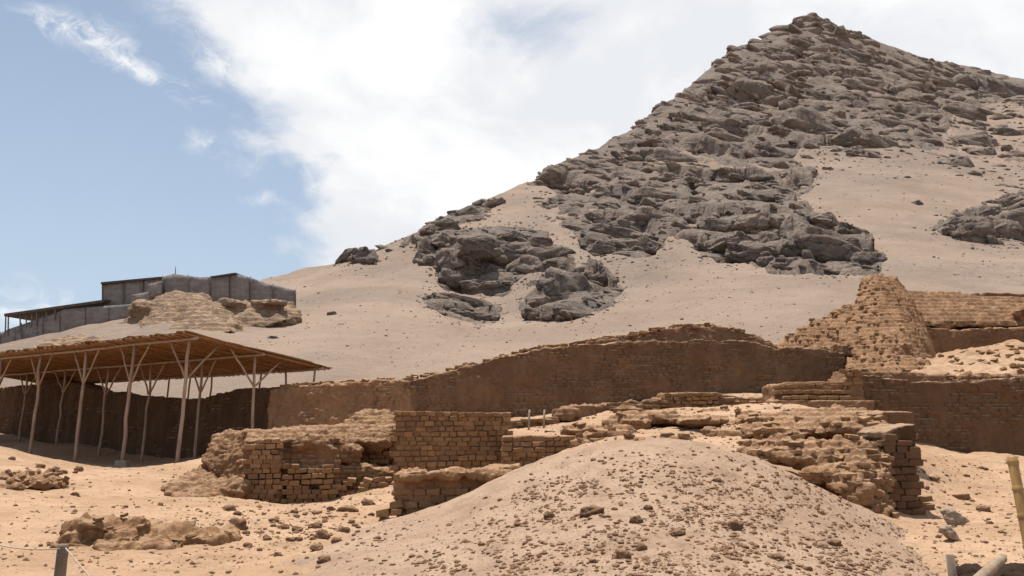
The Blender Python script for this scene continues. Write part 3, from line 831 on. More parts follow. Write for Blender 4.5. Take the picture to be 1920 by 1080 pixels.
def course_face(parent, A, B, zb, zt, course=.135, blen=.28, keep=lambda t, z: 1., proud=0., jit=.02, limit=300, tilt=.035, meshes=None):
    """brick courses laid on the face from A to B (world xy); zb, zt give the bottom and top at t in 0..1"""
    A = Vector((A[0], A[1], 0)); B = Vector((B[0], B[1], 0)); L = (B - A).length; dr = (B - A) / L; nrm = Vector((dr.y, -dr.x, 0))
    if nrm.y > 0 and abs(nrm.y) > .2: nrm = -nrm
    rz = math.atan2(dr.y, dr.x); z0 = min(zb(0), zb(1), zb(.5)); z1 = max(zt(k / 10) for k in range(11)); n = 0; k = 0; z = z0 + course / 2
    while z < z1:
        x = -random.uniform(0, blen)
        while x < L:
            w = blen * random.uniform(.72, 1.25); t = (x + w / 2) / L
            if 0 <= t <= 1 and zb(t) <= z + course * .3 and z + course * .25 <= zt(t) and random.random() < keep(t, z) and n < limit:
                p = A + dr * (x + w / 2) + nrm * (proud * .3 + random.uniform(-jit, jit) - .1); p.z = z + .02 * math.sin(x * 1.3 + k) + random.uniform(-.008, .008)
                brick(parent, p, rz, tilt, ((w - .012 - max(0., p.y - 20) * .0024) / .30, 1, course * random.uniform(.84, 1.02) / .13), meshes=meshes); n += 1
            x += w
        z += course; k += 1
    return n


def lin(*pairs):
    xs = [a for a, b in pairs]; ys = [b for a, b in pairs]
    return lambda t: float(np.interp(t, xs, ys))


def rows_z(d, *pairs):
    """rows along a face turned into heights at distance d"""
    return lin(*[(t, at(960, r, d).z) for t, r in pairs])


# ------------------------------------------------------------------ the great shaded wall
PROF = [(505, 728, 870, 33.5), (525, 727, 870, 33.4), (575, 722, 870, 33.3), (640, 718, 868, 33.2), (700, 714, 866, 33.1), (745, 713, 860, 33.15), (785, 709, 856, 33.75)]
w1 = thing('mud_brick_wall', 'rough brown mud-brick wall section running from the shelter to the tall plastered wall', 'wall', at(640, 868, 33.2))
mass('wall_body', [shell_slab(PROF, 1.6, .16, 2.5)], M['adobe'], .05, .13, (1, 0), .07, .16, .14, .9, .35, 1, 3, w1, fine=3.2)
PROF = [(745, 715, 860, 33.3), (790, 708, 850, 33.5), (860, 690, 840, 33.8), (920, 672, 830, 34.1), (1000, 656, 820, 34.5), (1080, 642, 810, 34.9), (1160, 640, 800, 35.4), (1240, 638, 790, 35.8), (1320, 637, 780, 36.2), (1400, 638, 775, 36.6), (1450, 650, 772, 36.9), (1520, 652, 770, 37.2), (1592, 658, 770, 37.6)]
w2 = thing('plastered_adobe_wall', 'tall smooth brown plastered wall in shade with a worn crest', 'wall', at(1150, 810, 35.3))
mass('wall_body', [shell_slab(PROF, 1.6, .08, 2.2)], M['plaster'], .055, .13, (1, 0), .06, .12, .2, .45, .1, 1, 4, w2, rot_relief=1., fine=2.6)
PROF = [(1040, 652, 672, 35.0), (1100, 640, 668, 35.2), (1150, 632, 660, 35.5), (1200, 622, 655, 35.8), (1260, 614, 652, 36.1), (1330, 610, 652, 36.4), (1380, 613, 652, 36.7), (1420, 630, 654, 36.9), (1450, 646, 660, 37.0)]
mass('wall_crest', [shell_slab([(a, b_, c, d + .35) for a, b_, c, d in PROF], 2.4, .25, 2.)], M['terrace'], .06, .13, (1, 0), .05, .10, .16, 1.2, .75, 1, 5, w2)
for k in range(150):                                    # loose bricks along the crest
    px = random.uniform(760, 1450); rt = np.interp(px, [745, 860, 1000, 1160, 1260, 1330, 1400, 1450], [712, 688, 653, 630, 612, 608, 622, 648])
    d = np.interp(px, [745, 1450], [33.6, 37.4]); p = at(px, rt + random.uniform(-1, 5), d + random.uniform(-.1, .9))
    brick(w2, p, random.uniform(-.3, .3), .15, (random.uniform(.7, 1.2), 1, random.uniform(.8, 1.1)))
for k in range(70):
    px = random.uniform(530, 745); d = 33.3 + random.uniform(.1, 1.2); rt = np.interp(px, [525, 640, 745], [725, 716, 711])
    brick(w1, at(px, rt + random.uniform(-1, 5), d), random.uniform(-.5, .5), .2, (random.uniform(.7, 1.2), 1, random.uniform(.8, 1.1)))

# ------------------------------------------------------------------ shelter on posts
EA = at(355, 632, 30.); SDV = Vector((-.82, .57, 0)).normalized(); LDV = Vector((.57, .82, 0)).normalized()
FALL = .127
def roof_pt(s, l, dz=0): return Vector((EA.x, EA.y, EA.z - FALL * l + dz)) + SDV * s + LDV * l


def tube(name, pts, radii, mat, parent=None, sides=9, me_only=False, cap=True):
    pts = [Vector(p) for p in pts]; V_, F_ = [], []; n = len(pts)
    for i, p in enumerate(pts):
        t = (pts[min(i + 1, n - 1)] - pts[max(i - 1, 0)]).normalized(); a = t.orthogonal().normalized()
        up = Vector((0, 1, 0)) if abs(t.y) < .9 else Vector((1, 0, 0)); a = t.cross(up).normalized(); b_ = t.cross(a)
        r = radii[i] if hasattr(radii, '__len__') else radii
        for k in range(sides): q = 2 * math.pi * k / sides; V_.append(tuple(p + (a * math.cos(q) + b_ * math.sin(q)) * r))
    for i in range(n - 1):
        for k in range(sides): k2 = (k + 1) % sides; F_.append((i * sides + k, i * sides + k2, (i + 1) * sides + k2, (i + 1) * sides + k))
    if cap: F_ += [tuple(range(sides))[::-1], tuple(range((n - 1) * sides, n * sides))]
    if parent is not None: off = parent.location; V_ = [tuple(Vector(v) - off) for v in V_]
    me = bpy.data.meshes.new(name); me.from_pydata(V_, [], F_); me.update()
    for p in me.polygons: p.use_smooth = len(p.vertices) == 4
    return link(name, me, mat, parent)


shed = thing('shelter', 'long open-sided shelter with sloping bamboo roof on forked timber posts', 'shelter', (EA.x, EA.y, at(232, 882, 32).z))
SMAX = 24.


def wob_line(a, b_, n, amp):
    return [a.lerp(b_, i / n) + Vector((random.gauss(0, amp), random.gauss(0, amp), random.gauss(0, amp))) for i in range(n + 1)]


def pole(name, a, b_, r0, r1, mat, n=5, amp=.015, parent=shed):
    a, b_ = Vector(a), Vector(b_)
    return tube(name, wob_line(a, b_, n, amp), [r0 + (r1 - r0) * i / n for i in range(n + 1)], mat, parent, 8)


# covering of reed mats laid in strips
for k in range(13):
    s0, s1 = -.45 + k * 1.92, -.45 + (k + 1) * 1.92 + .04; V_, F_ = [], []; nl = 22; ns = 8
    for j in range(nl + 1):
        for i in range(ns + 1):
            s_ = s0 + (s1 - s0) * i / ns; l_ = -.45 + 7.25 * j / nl
            e = (.05 * math.sin(s_ * 3.1 + k) + random.gauss(0, .06)) * (j == 0 or j == nl) + random.gauss(0, .012)
            V_.append(tuple(roof_pt(s_, l_ + e, .115 + .004 * (k % 2) + .035 * math.sin(s_ * 1.7) * math.sin(l_ * 1.1) + random.gauss(0, .010)) - shed.location))
    nv = len(V_); V_ += [(a, b_, c - .05) for a, b_, c in V_]
    for j in range(nl):
        for i in range(ns):
            q = j * (ns + 1) + i; F_ += [(q, q + 1, q + ns + 2, q + ns + 1), (nv + q, nv + q + ns + 1, nv + q + ns + 2, nv + q + 1)]
    for i in range(ns): F_ += [(i, nv + i, nv + i + 1, i + 1)]; q = nl * (ns + 1) + i; F_ += [(q, q + 1, nv + q + 1, nv + q)]
    for j in range(nl): q = j * (ns + 1); F_ += [(q, q + ns + 1, nv + q + ns + 1, nv + q)]; q += ns; F_ += [(q, nv + q, nv + q + ns + 1, q + ns + 1)]
    me = bpy.data.meshes.new('roof_mat'); me.from_pydata(V_, [], F_); link('roof_mat', me, M['mat'], shed)
for k in range(64):                                      # bamboo rafters
    s_ = -.35 + k * .385 + random.uniform(-.04, .04)
    pole('rafter', roof_pt(s_, -.5 + random.uniform(-.12, .05), .02), roof_pt(s_ + random.uniform(-.05, .05), 6.85 + random.uniform(-.1, .12), .02), .045, .035, M['rafter'], 4, .012)
for l_ in (0., 3.05, 6.2):
    for k in range(4):
        pole('beam', roof_pt(-.5 + k * 6.1, l_, -.075 - .012 * (k % 2)), roof_pt(-.3 + (k + 1) * 6.1, l_, -.075 - .012 * (k % 2)), .06, .055, M['post'], 6, .010)
POSTS = []
for l_, ss in ((0., (0, 3.7, 7.35, 11.3, 15.3, 19.2, 23)), (3.05, (0, 3.55, 7.4, 11.1, 15.2, 19.2, 23)), (6.2, (0, 1.9, 3.7, 7.4, 9.2, 11.0, 14.7, 18.4, 22))):
    for s_ in ss:
        t = roof_pt(s_, l_, -.12); foot = t.copy(); foot += Vector((random.gauss(0, .06) - .08, random.gauss(0, .06), 0))
        gzv = ground_z(foot.x, foot.y)
        if l_ > 6: gzv = max(gzv, .5)
        foot.z = gzv - .25
        r = .08 if l_ < 1 else .07 if l_ < 4 else .06
        pole('post', foot, t, r, r * .75, M['post'], 7, .020)
        if l_ > 6: continue
        J = foot.lerp(t, .71)
        dirs = [(SDV, random.uniform(.95, 1.15)), (-SDV, random.uniform(.95, 1.15))]
        if s_ == 0: dirs = [(SDV, 1.2), (LDV, 1.3)] if l_ == 0 else [(LDV, 1.3), (-LDV, 1.2)]
        for dv_, q in dirs:
            e = t + dv_ * q; e.z = (EA.z - FALL * ((e - Vector((EA.x, EA.y, 0))).dot(LDV))) - .06
            pole('brace', J + dv_ * .05, e, .042, .034, M['post'], 4, .014)
ft = roof_pt(3.7, 0, 0); bm = bmesh.new(); bmesh.ops.create_cube(bm, size=1)
for v in bm.verts: v.co = Vector((v.co.x * .46, v.co.y * .4, v.co.z * .36))
bmesh.ops.bevel(bm, geom=bm.edges[:], offset=.03, segments=1, affect='EDGES'); me = bpy.data.meshes.new('footing'); bm.to_mesh(me); bm.free()
link('footing', me, M['concrete'], shed, rel(shed, (ft.x - .1, ft.y, ground_z(ft.x, ft.y) + .08)))

# wall in the shade under the roof
TOPS = [(-.6, 727), (2, 727), (3.2, 731), (4.6, 740), (5.6, 748), (9, 747), (12, 741), (14.5, 732), (16, 722), (18.5, 711), (20, 713), (22, 722), (26, 728), (31, 733)]
A0 = roof_pt(0, 4.35); prof = []; vv = []
n_ = 60
for i in range(n_ + 1):
    s_ = -.2 + 31.2 * i / n_; rt = np.interp(s_, [a for a, b_ in TOPS], [b_ for a, b_ in TOPS]); q = Vector((A0.x, A0.y, 0)) + SDV * s_; d = q.y
    # the row-to-height step uses each point's own distance
    zt = at(960, rt, d).z; zb = -1.2
    vv += [(q.x, q.y, zt), (q.x - LDV.x * .1, q.y - LDV.y * .1, zb), (q.x + LDV.x * 1.1, q.y + LDV.y * 1.1, zt), (q.x + LDV.x * 1.1, q.y + LDV.y * 1.1, zb)]
ff = []
for i in range(n_):
    a, c = 4 * i, 4 * i + 4; ff += [(a, a + 1, c + 1, c), (a + 2, c + 2, c + 3, a + 3), (a, c, c + 2, a + 2), (a + 1, a + 3, c + 3, c + 1)]
ff += [(0, 2, 3, 1), (4 * n_, 4 * n_ + 1, 4 * n_ + 3, 4 * n_ + 2)]
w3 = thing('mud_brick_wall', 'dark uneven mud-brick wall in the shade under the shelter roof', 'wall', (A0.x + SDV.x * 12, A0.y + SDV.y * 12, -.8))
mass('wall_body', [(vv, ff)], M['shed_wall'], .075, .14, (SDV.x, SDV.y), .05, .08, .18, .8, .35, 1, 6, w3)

# ------------------------------------------------------------------ netting enclosure on the rise at the far left
enc = thing('netting_enclosure', 'grey netting-walled enclosure with a lean-to roof on the rise at far left', 'building', at(190, 600, 84))
def hz(px, row): return at(px, row, 84)


def sheet(name, top, bot, mat, parent, d=84., thick=.06, sag=.12, seed=0):
    """a hung panel: top and bottom edges as (pixel, row) lists, slightly billowed"""
    r = random.Random(seed); nx, nz_ = 14, 8; V_, F_ = [], []
    x0, x1 = top[0][0], top[-1][0]
    for side in (0, 1):
        for j in range(nz_ + 1):
            for i in range(nx + 1):
                px = x0 + (x1 - x0) * i / nx; a = np.interp(px, [q[0] for q in top], [q[1] for q in top]); b_ = np.interp(px, [q[0] for q in bot], [q[1] for q in bot])
                dd = d(px) if callable(d) else d
                bil = sag * math.sin(math.pi * i / nx) * math.sin(math.pi * j / nz_) + .05 * math.sin(i * 1.7 + seed) + r.gauss(0, .02) * (side == 0)
                p = at(px, a + (b_ - a) * j / nz_, dd - bil + thick * side); V_.append(tuple(p - parent.location))
    m = (nx + 1) * (nz_ + 1)
    for j in range(nz_):
        for i in range(nx):
            q = j * (nx + 1) + i; F_ += [(q, q + nx + 1, q + nx + 2, q + 1), (m + q, m + q + 1, m + q + nx + 2, m + q + nx + 1)]
    for i in range(nx): F_ += [(i, i + 1, m + i + 1, m + i)]; q = nz_ * (nx + 1) + i; F_ += [(q, m + q, m + q + 1, q + 1)]
    for j in range(nz_): q = j * (nx + 1); F_ += [(q, m + q, m + q + nx + 1, q + nx + 1)]; q += nx; F_ += [(q, q + nx + 1, m + q + nx + 1, m + q)]
    me = bpy.data.meshes.new(name); me.from_pydata(V_, [], F_)
    for p in me.polygons: p.use_smooth = True
    return link(name, me, mat, parent)


FT = [(-60, 642), (0, 625), (16, 617), (69, 599), (103, 588), (119, 580), (192, 574), (250, 570)]; FB_ = [(-60, 668), (0, 650), (40, 642), (120, 630), (250, 604)]
edges = (-60, -10, 30, 70, 112, 160, 205, 252)
for k in range(len(edges) - 1):
    a, c = edges[k], edges[k + 1]; xs = [a] + [x for x, _ in FT if a < x < c] + [c]
    sheet('net_panel', [(x, np.interp(x, [q[0] for q in FT], [q[1] for q in FT])) for x in xs], [(x, np.interp(x, [q[0] for q in FB_], [q[1] for q in FB_])) for x in (a, c)], M['net'], enc, 82.5, .06, .15, k)
BT = [(192, 532), (250, 526), (300, 521), (325, 513), (352, 517), (375, 520), (395, 519), (425, 515), (440, 513), (462, 518), (480, 524), (495, 531), (520, 536), (554, 544)]
BB = [(192, 600), (250, 600), (290, 585), (330, 575), (353, 565), (403, 575), (462, 575), (516, 575), (554, 582)]
edges = (192, 232, 268, 305, 353, 395, 432, 470, 512, 554)
dd_ = lambda px: float(np.interp(px, [192, 340, 353, 554], [84, 83, 82.6, 88]))
for k in range(len(edges) - 1):
    a, c = edges[k], edges[k + 1]; xs = [a] + [x for x, _ in BT if a < x < c] + [c]
    sheet('net_panel', [(x, np.interp(x, [q[0] for q in BT], [q[1] for q in BT])) for x in xs], [(x, np.interp(x, [q[0] for q in BB], [q[1] for q in BB])) for x in (a, (a + c) / 2, c)], M['net'], enc, dd_, .06, .2, 20 + k)
for a in edges: pole('post', at(a, np.interp(a, [q[0] for q in BT], [q[1] for q in BT]) - 2, dd_(a) - .12), at(a, np.interp(a, [q[0] for q in BB], [q[1] for q in BB]) + 6, dd_(a) - .12), .06, .06, M['pole_grey'], 3, .01, enc)
pole('mast', at(329, 515, 84), at(329, 500, 84), .05, .04, M['pole_grey'], 2, .0, enc)
sheet('loose_sheet', [(278, 533), (303, 527)], [(284, 558), (312, 549)], M['net_pale'], enc, 82.1, .05, .2, 50)
sheet('loose_sheet', [(246, 553), (280, 547)], [(252, 570), (288, 566)], M['net_pale'], enc, 81.9, .05, .2, 51)


def roof_slab(name, pts, thick, mat, parent):
    V_ = [tuple(Vector(p) - parent.location) for p in pts]; V_ += [(a, b_, c - thick) for a, b_, c in V_]
    n = len(pts); F_ = [tuple(range(n)), tuple(range(n, 2 * n))[::-1]] + [(i, n + i, n + (i + 1) % n, (i + 1) % n) for i in range(n)]
    me = bpy.data.meshes.new(name); me.from_pydata(V_, [], F_); return link(name, me, mat, parent)


a_, c_ = at(8, 588, 82), at(193, 562, 82.5)
roof_slab('canopy', [a_, c_, c_ + Vector((1.5, 9, 1.2)), a_ + Vector((-2, 9, .6))], .28, M['net_roof'], enc)
a_, c_ = at(189, 529, 83.6), at(302, 518.5, 83)
roof_slab('roof', [a_, c_, c_ + Vector((1, 9, .2)), a_ + Vector((-.5, 9, .2))], .2, M['net_roof'], enc)
a_, c_ = at(395, 518, 83.5), at(441, 511, 84.5)
roof_slab('roof', [a_, c_, c_ + Vector((1, 8, .2)), a_ + Vector((0, 8, .2))], .15, M['net_roof'], enc)
for px in (11, 16, 38, 49, 60, 69, 86, 104):
    pole('post', at(px, np.interp(px, [8, 193], [588, 562]) + 3, 82.4), at(px + random.uniform(-2, 2), np.interp(px, [q[0] for q in FT], [q[1] for q in FT]) + 12, 82.4), .07, .07, M['pole_grey'], 3, .01, enc)
for px in (-25, 0, 40, 80): pole('post', at(px, np.interp(px, [q[0] for q in FT], [q[1] for q in FT]) - 3, 82.3), at(px, np.interp(px, [q[0] for q in FB_], [q[1] for q in FB_]) + 2, 82.3), .06, .06, M['pole_grey'], 3, .01, enc)

hk = thing('clay_hillock', 'eroded layered clay hillock below the netting enclosure', 'hillock', at(380, 605, 80))
mass('hillock_body', [shell_hull([at(225, 606, 80), at(250, 588, 81), at(300, 560, 82), at(340, 545, 82.4), at(395, 558, 82.3), at(450, 606, 76), at(280, 622, 74), at(380, 622, 70), at(440, 618, 70), at(400, 600, 90), at(280, 610, 90), at(345, 565, 88), at(460, 640, 72), at(250, 650, 72), at(350, 660, 70)]),
                      shell_hull([at(395, 570, 82), at(440, 561, 82.5), at(500, 558, 84), at(545, 567, 85.5), at(572, 588, 84), at(470, 605, 78), at(420, 606, 77), at(540, 600, 80), at(540, 590, 92), at(430, 590, 92), at(560, 620, 84), at(420, 630, 76)]),
                      lump(268, 583, 80, 52, 34, 4, 3), lump(430, 568, 80.5, 60, 16, 3, 5), lump(505, 570, 81.5, 70, 18, 3, 6)], M['clay_hill'], .22, .5, (1, 0), .16, .6, .9, .22, .6, 1, 9, hk, 1.4, fine=.9)
mass('lower_flank', [shell_hull([at(-40, 668, 78), at(60, 640, 80), at(140, 626, 80), at(240, 610, 80), at(260, 640, 70), at(100, 665, 68), at(-40, 690, 70), at(240, 625, 86), at(-40, 680, 86), at(100, 720, 70)])], M['clay_hill'], .25, .5, (1, 0), .1, .5, .7, .25, .4, 1, 10, hk, 1.4, fine=1.)

# ------------------------------------------------------------------ tapering ruin, terraces and the wall at the right
T = at
pyr = thing('tapering_adobe_ruin', 'tall tapering ruin of worn mud bricks standing above the right wall', 'ruin', T(1670, 695, 36))
mass('ruin_body', [
    shell_hull([T(1619, 520, 42), T(1640, 517, 42), T(1680, 520, 42.5), T(1690, 545, 41.5), T(1612, 545, 41.5), T(1620, 520, 45), T(1685, 522, 45), T(1735, 600, 41), T(1757, 692, 36.5), T(1600, 690, 36.5), T(1590, 600, 40), T(1755, 690, 47), T(1600, 690, 47), T(1700, 640, 36.8)]),
    shell_hull([T(1612, 560, 41), T(1560, 585, 40.5), T(1520, 612, 40), T(1480, 628, 39.5), T(1450, 648, 39), T(1590, 668, 38), T(1620, 640, 38), T(1470, 660, 38), T(1590, 600, 45), T(1460, 650, 45), T(1600, 690, 45), T(1450, 690, 45)]),
    shell_hull([T(1585, 668, 37), T(1660, 650, 36), T(1690, 690, 33), T(1590, 715, 33.5), T(1755, 700, 32), T(1740, 680, 36), T(1600, 720, 38), T(1750, 720, 38)])],
    M['terrace'], .075, .135, (1, 0), .10, .17, .42, .5, 1., 1, 11, pyr, .34, fine=1.5, gully=.14, sc_=.22)
PB = None
rw = thing('mud_brick_wall', 'broad dark mud-brick wall facing the camera at the right edge', 'wall', T(1780, 865, 28.5))
mass('wall_body', [shell_slab([(1612, 700, 885, 28.2), (1640, 704, 885, 28.2), (1700, 712, 885, 28.3), (1760, 716, 885, 28.4), (1830, 712, 885, 28.5), (1920, 706, 885, 28.6), (2050, 704, 890, 28.8), (2200, 704, 890, 29)], 3., .05, 2.5)], M['plaster'], .055, .125, (1, 0), .055, .08, .12, .8, .3, 1, 12, rw)
mass('wall_crest', [shell_slab([(1610, 690, 715, 28.5), (1700, 696, 722, 28.6), (1780, 702, 725, 28.7), (1850, 700, 722, 28.8), (2000, 698, 720, 29), (2200, 698, 720, 29.2)], 2.4, .3, 3.)], M['terrace'], .05, .125, (1, 0), .05, .09, .14, 1.3, .7, 1, 13, rw)
fillp = thing('sand_terrace', 'sandy terrace with pale rubble behind the right wall crest', 'terrace', T(1830, 690, 33))
mass('terrace_body', [shell_hull([T(1700, 704, 30.5), T(2200, 704, 31), T(1740, 672, 40), T(1790, 670, 40), T(1850, 660, 40), T(1920, 640, 41), T(2200, 640, 42), T(1700, 740, 30.5), T(2200, 740, 31), T(1740, 740, 46), T(2200, 740, 46), T(2200, 640, 46), T(1740, 672, 46)])], M['sand'], .09, .15, (1, 0), .0, .16, .5, .45, 0, 1, 14, fillp, fine=1.6)
ter = thing('stepped_terrace', 'stepped mud-brick terraces stacked behind the tapering ruin at right', 'ruin', T(1830, 668, 46))
mass('lower_step', [shell_slab([(1735, 612, 690, 45.5), (1800, 618, 690, 45.7), (1860, 614, 690, 45.9), (1920, 612, 690, 46), (2200, 612, 690, 46.5)], 4, .08, 2.)], M['plaster'], .09, .14, (1, 0), .08, .08, .2, .5, .4, 1, 15, ter)
mass('worn_slope', [shell_hull([T(1690, 548, 50), T(1740, 558, 50), T(1700, 600, 46), T(1735, 614, 46), T(1800, 610, 46.5), T(1850, 575, 50), T(1920, 575, 52), T(2200, 575, 52), T(2200, 612, 47), T(1860, 612, 47), T(1700, 620, 54), T(2200, 620, 54), T(1800, 566, 52)]),
                    lump(1935, 590, 47, 90, 46, 4, 5)], M['terrace'], .085, .17, (1, 0), .12, .2, .4, .5, 1., 1, 16, ter, fine=1.6, sc_=.3)
mass('upper_step', [shell_slab([(1690, 545, 600, 53), (1745, 547, 600, 53.2), (1800, 551, 600, 53.4), (1870, 548, 600, 53.6), (1920, 548, 600, 54), (2200, 548, 600, 55)], 5, .06, 1.5)], M['plaster'], .1, .15, (1, 0), .08, .08, .2, .5, .4, 1, 17, ter)

# ------------------------------------------------------------------ the ruined rooms in the middle
c1 = thing('mud_brick_wall', 'square-topped mud-brick wall with neat courses standing in the middle of the ruins', 'wall', T(848, 900, 22))
mass('wall_core', [shell_slab([(742, 774, 915, 22.03), (953, 774, 915, 22.23)], .5)], M['adobe'], .05, .135, (1, 0), .02, .03, .03, 1., 0, 1, 21, c1)
A, B = T(738, 830, 22), T(957, 830, 22.2)
course_face(c1, A, B, rows_z(22, (0, 912), (1, 905)), rows_z(22, (0, 771), (.5, 770), (1, 771)), .132, .26, lambda t, z: .985, .06, .035, 300)
c2 = thing('mud_brick_wall', 'low mud-brick wall joined to the right side of the square-topped wall', 'wall', T(1010, 850, 21.8))
mass('wall_core', [shell_slab([(940, 818, 890, 21.71), (1000, 815, 890, 21.71), (1082, 818, 890, 21.71)], .8)], M['adobe'], .05, .135, (1, 0), .02, .04, .05, 1., 0, 1, 22, c2)
course_face(c2, T(944, 830, 21.65), T(1082, 830, 21.65), rows_z(21.6, (0, 885), (1, 870)), rows_z(21.6, (0, 816), (.6, 812), (.8, 815), (1, 820)), .132, .25, lambda t, z: .93, .05, .03, 200, .05)
c3 = thing('mud_brick_wall', 'low crumbling brick wall behind the two thin stakes', 'wall', T(1000, 810, 26.5))
mass('wall_core', [shell_slab([(952, 788, 840, 26.6), (1000, 786, 840, 26.6), (1048, 782, 840, 26.8)], 1.2)], M['adobe'], .06, .135, (1, 0), .03, .06, .08, 1.2, .5, 1, 23, c3)
course_face(c3, T(950, 800, 26.5), T(1045, 800, 26.6), rows_z(26.5, (0, 815), (1, 815)), rows_z(26.5, (0, 787), (1, 783)), .132, .28, lambda t, z: .8, .03, .06, 80, .09)
for px, r0, r1, dd in ((993, 768, 812, 25.8), (1021, 768, 812, 25.9)):
    o = tube('wooden_stake', [T(px - 2, r1, dd), T(px - 1, (r0 + r1) / 2, dd), T(px, r0, dd)], .032, M['pole_pale'])
    tag(o, 'thin pale upright stake nearer the square-topped wall' if px < 1000 else 'thin pale upright stake farther from the square-topped wall', 'stake')

# left-hand ruin
l1 = thing('ruined_adobe_room', 'crumbling block of mud-brick walls with sand-covered top left of the square-topped wall', 'ruin', T(560, 945, 22.5))
mass('ruin_body', [
    shell_slab([(458, 826, 965, 21.9), (528, 822, 965, 22.0)], 1.3, .02),
    shell_slab([(526, 818, 960, 22.3), (580, 826, 960, 22.4), (632, 840, 955, 22.5)], 1.6, .10),
    shell_hull([T(375, 862, 23.4), T(398, 828, 23.8), T(410, 812, 24.2), T(460, 808, 23), T(465, 935, 21.8), T(430, 905, 22.5), T(440, 812, 27), T(465, 812, 27), T(400, 870, 26), T(465, 930, 24)]),
    shell_hull([T(440, 812, 24), T(560, 806, 24.4), T(640, 800, 24.6), T(735, 800, 24.8), T(735, 830, 24), T(450, 830, 23.2), T(560, 830, 23), T(450, 810, 28), T(740, 792, 28), T(440, 900, 27), T(735, 900, 27), T(630, 850, 23.6)]),
    shell_hull([T(640, 800, 25.4), T(665, 778, 26), T(690, 770, 26.4), T(728, 772, 26.5), T(742, 790, 26), T(742, 815, 25), T(650, 815, 25), T(740, 780, 29), T(660, 785, 29), T(650, 850, 28), T(742, 850, 28)]),
    shell_slab([(660, 812, 880, 24.4), (740, 806, 880, 24.4)], 1.), shell_slab([(630, 872, 950, 22.8), (680, 876, 945, 22.9), (742, 884, 940, 23)], 1.6, .15),
    lump(560, 836, 22.6, 60, 46, .9, 6), lump(640, 850, 23.2, 80, 60, 1.0, 8), lump(600, 822, 22.8, 70, 36, .9, 9)],
    M['adobe_red'], .042, .135, (1, 0), .05, .17, .2, 1.5, .25, 1, 25, l1, fine=3.2)
course_face(l1, T(459, 880, 21.75), T(527, 880, 21.85), rows_z(21.8, (0, 955), (1, 955)), rows_z(21.8, (0, 828), (1, 824)), .13, .24, lambda t, z: .95, .03, .015, 90)
course_face(l1, T(530, 900, 21.9), T(632, 900, 22.2), rows_z(22, (0, 955), (1, 950)), rows_z(22, (0, 866), (.3, 872), (.7, 880), (1, 864)), .13, .25, lambda t, z: .92, .05, .05, 120, .06)
course_face(l1, T(636, 900, 22.5), T(740, 900, 22.7), rows_z(22.6, (0, 940), (1, 935)), rows_z(22.6, (0, 900), (.4, 890), (1, 888)), .13, .25, lambda t, z: .7, .05, .06, 70, .09)
course_face(l1, T(680, 830, 24.3), T(740, 830, 24.3), rows_z(24.3, (0, 870), (1, 870)), rows_z(24.3, (0, 812), (1, 808)), .13, .25, lambda t, z: .8, .05, .06, 50, .08)

# the near low wall sticking out of the heap
n1_ = thing('mud_brick_wall', 'low broken brick wall half buried by the sand heap in front', 'wall', T(800, 960, 14.4))
mass('wall_core', [shell_slab([(740, 892, 990, 14.38), (800, 888, 990, 14.28), (880, 884, 985, 14.1), (940, 878, 960, 13.95), (975, 874, 930, 13.9)], .9, .03), lump(775, 892, 14.3, 80, 26, .5, 2), lump(845, 890, 14.15, 90, 30, .5, 4), lump(900, 888, 14., 80, 24, .5, 5), lump(940, 892, 13.75, 60, 30, .5, 3)], M['adobe_red'], .032, .13, (1, 0), .04, .09, .10, 2.2, .35, 1, 27, n1_)
course_face(n1_, T(742, 930, 14.35), T(950, 930, 13.9), rows_z(14.2, (0, 985), (1, 925)), rows_z(14.2, (0, 906), (.2, 912), (.4, 904), (.7, 906), (1, 896)), .128, .29, lambda t, z: .9, .05, .035, 90, .06)
course_face(n1_, T(718, 960, 14.2), T(748, 960, 14.2), rows_z(14.2, (0, 985), (1, 985)), rows_z(14.2, (0, 940), (.4, 928), (1, 912)), .128, .26, lambda t, z: .95, .05, .04, 30, .07)

# field of worn walls behind the heap
m1 = thing('worn_adobe_wall', 'worn sand-capped brick wall rising behind the two stakes toward the great wall', 'ruin', T(1150, 790, 29))
mass('wall_body', [shell_slab([(1038, 768, 815, 27.5), (1060, 760, 815, 27.7), (1110, 758, 808, 28.3), (1170, 752, 800, 29.2), (1250, 744, 795, 30.2)], 1.2, .2, 2.), lump(1065, 778, 27.3, 60, 34, 1.2, 4), lump(1175, 770, 28.2, 70, 22, 1.2, 14)], M['adobe'], .055, .135, (1, 0), .04, .09, .14, 1.2, .7, 1, 31, m1)
course_face(m1, T(1150, 770, 28.5), T(1245, 770, 29.6), rows_z(29, (0, 785), (1, 780)), rows_z(29, (0, 764), (1, 748)), .132, .3, lambda t, z: .75, .05, .08, 80, .09)
m2 = thing('worn_adobe_wall', 'low straight brick wall of several courses under the great wall crest', 'ruin', T(1300, 775, 29.5))
mass('wall_body', [shell_slab([(1245, 736, 800, 29.8), (1300, 734, 795, 29.8), (1345, 736, 792, 29.9), (1380, 742, 785, 30), (1450, 745, 780, 29.8), (1530, 752, 780, 29.6)], 1.4, .05, 2.)], M['adobe'], .055, .135, (1, 0), .03, .06, .10, 1.2, .5, 1, 32, m2)
course_face(m2, T(1248, 760, 29.65), T(1350, 760, 29.7), rows_z(29.7, (0, 785), (1, 778)), rows_z(29.7, (0, 736), (1, 736)), .132, .3, lambda t, z: .93, .05, .04, 120, .05)
course_face(m2, T(1352, 760, 29.7), T(1535, 768, 29.2), rows_z(29.5, (0, 778), (1, 776)), rows_z(29.5, (0, 744), (.5, 748), (1, 752)), .132, .32, lambda t, z: .85, .05, .06, 140, .06)
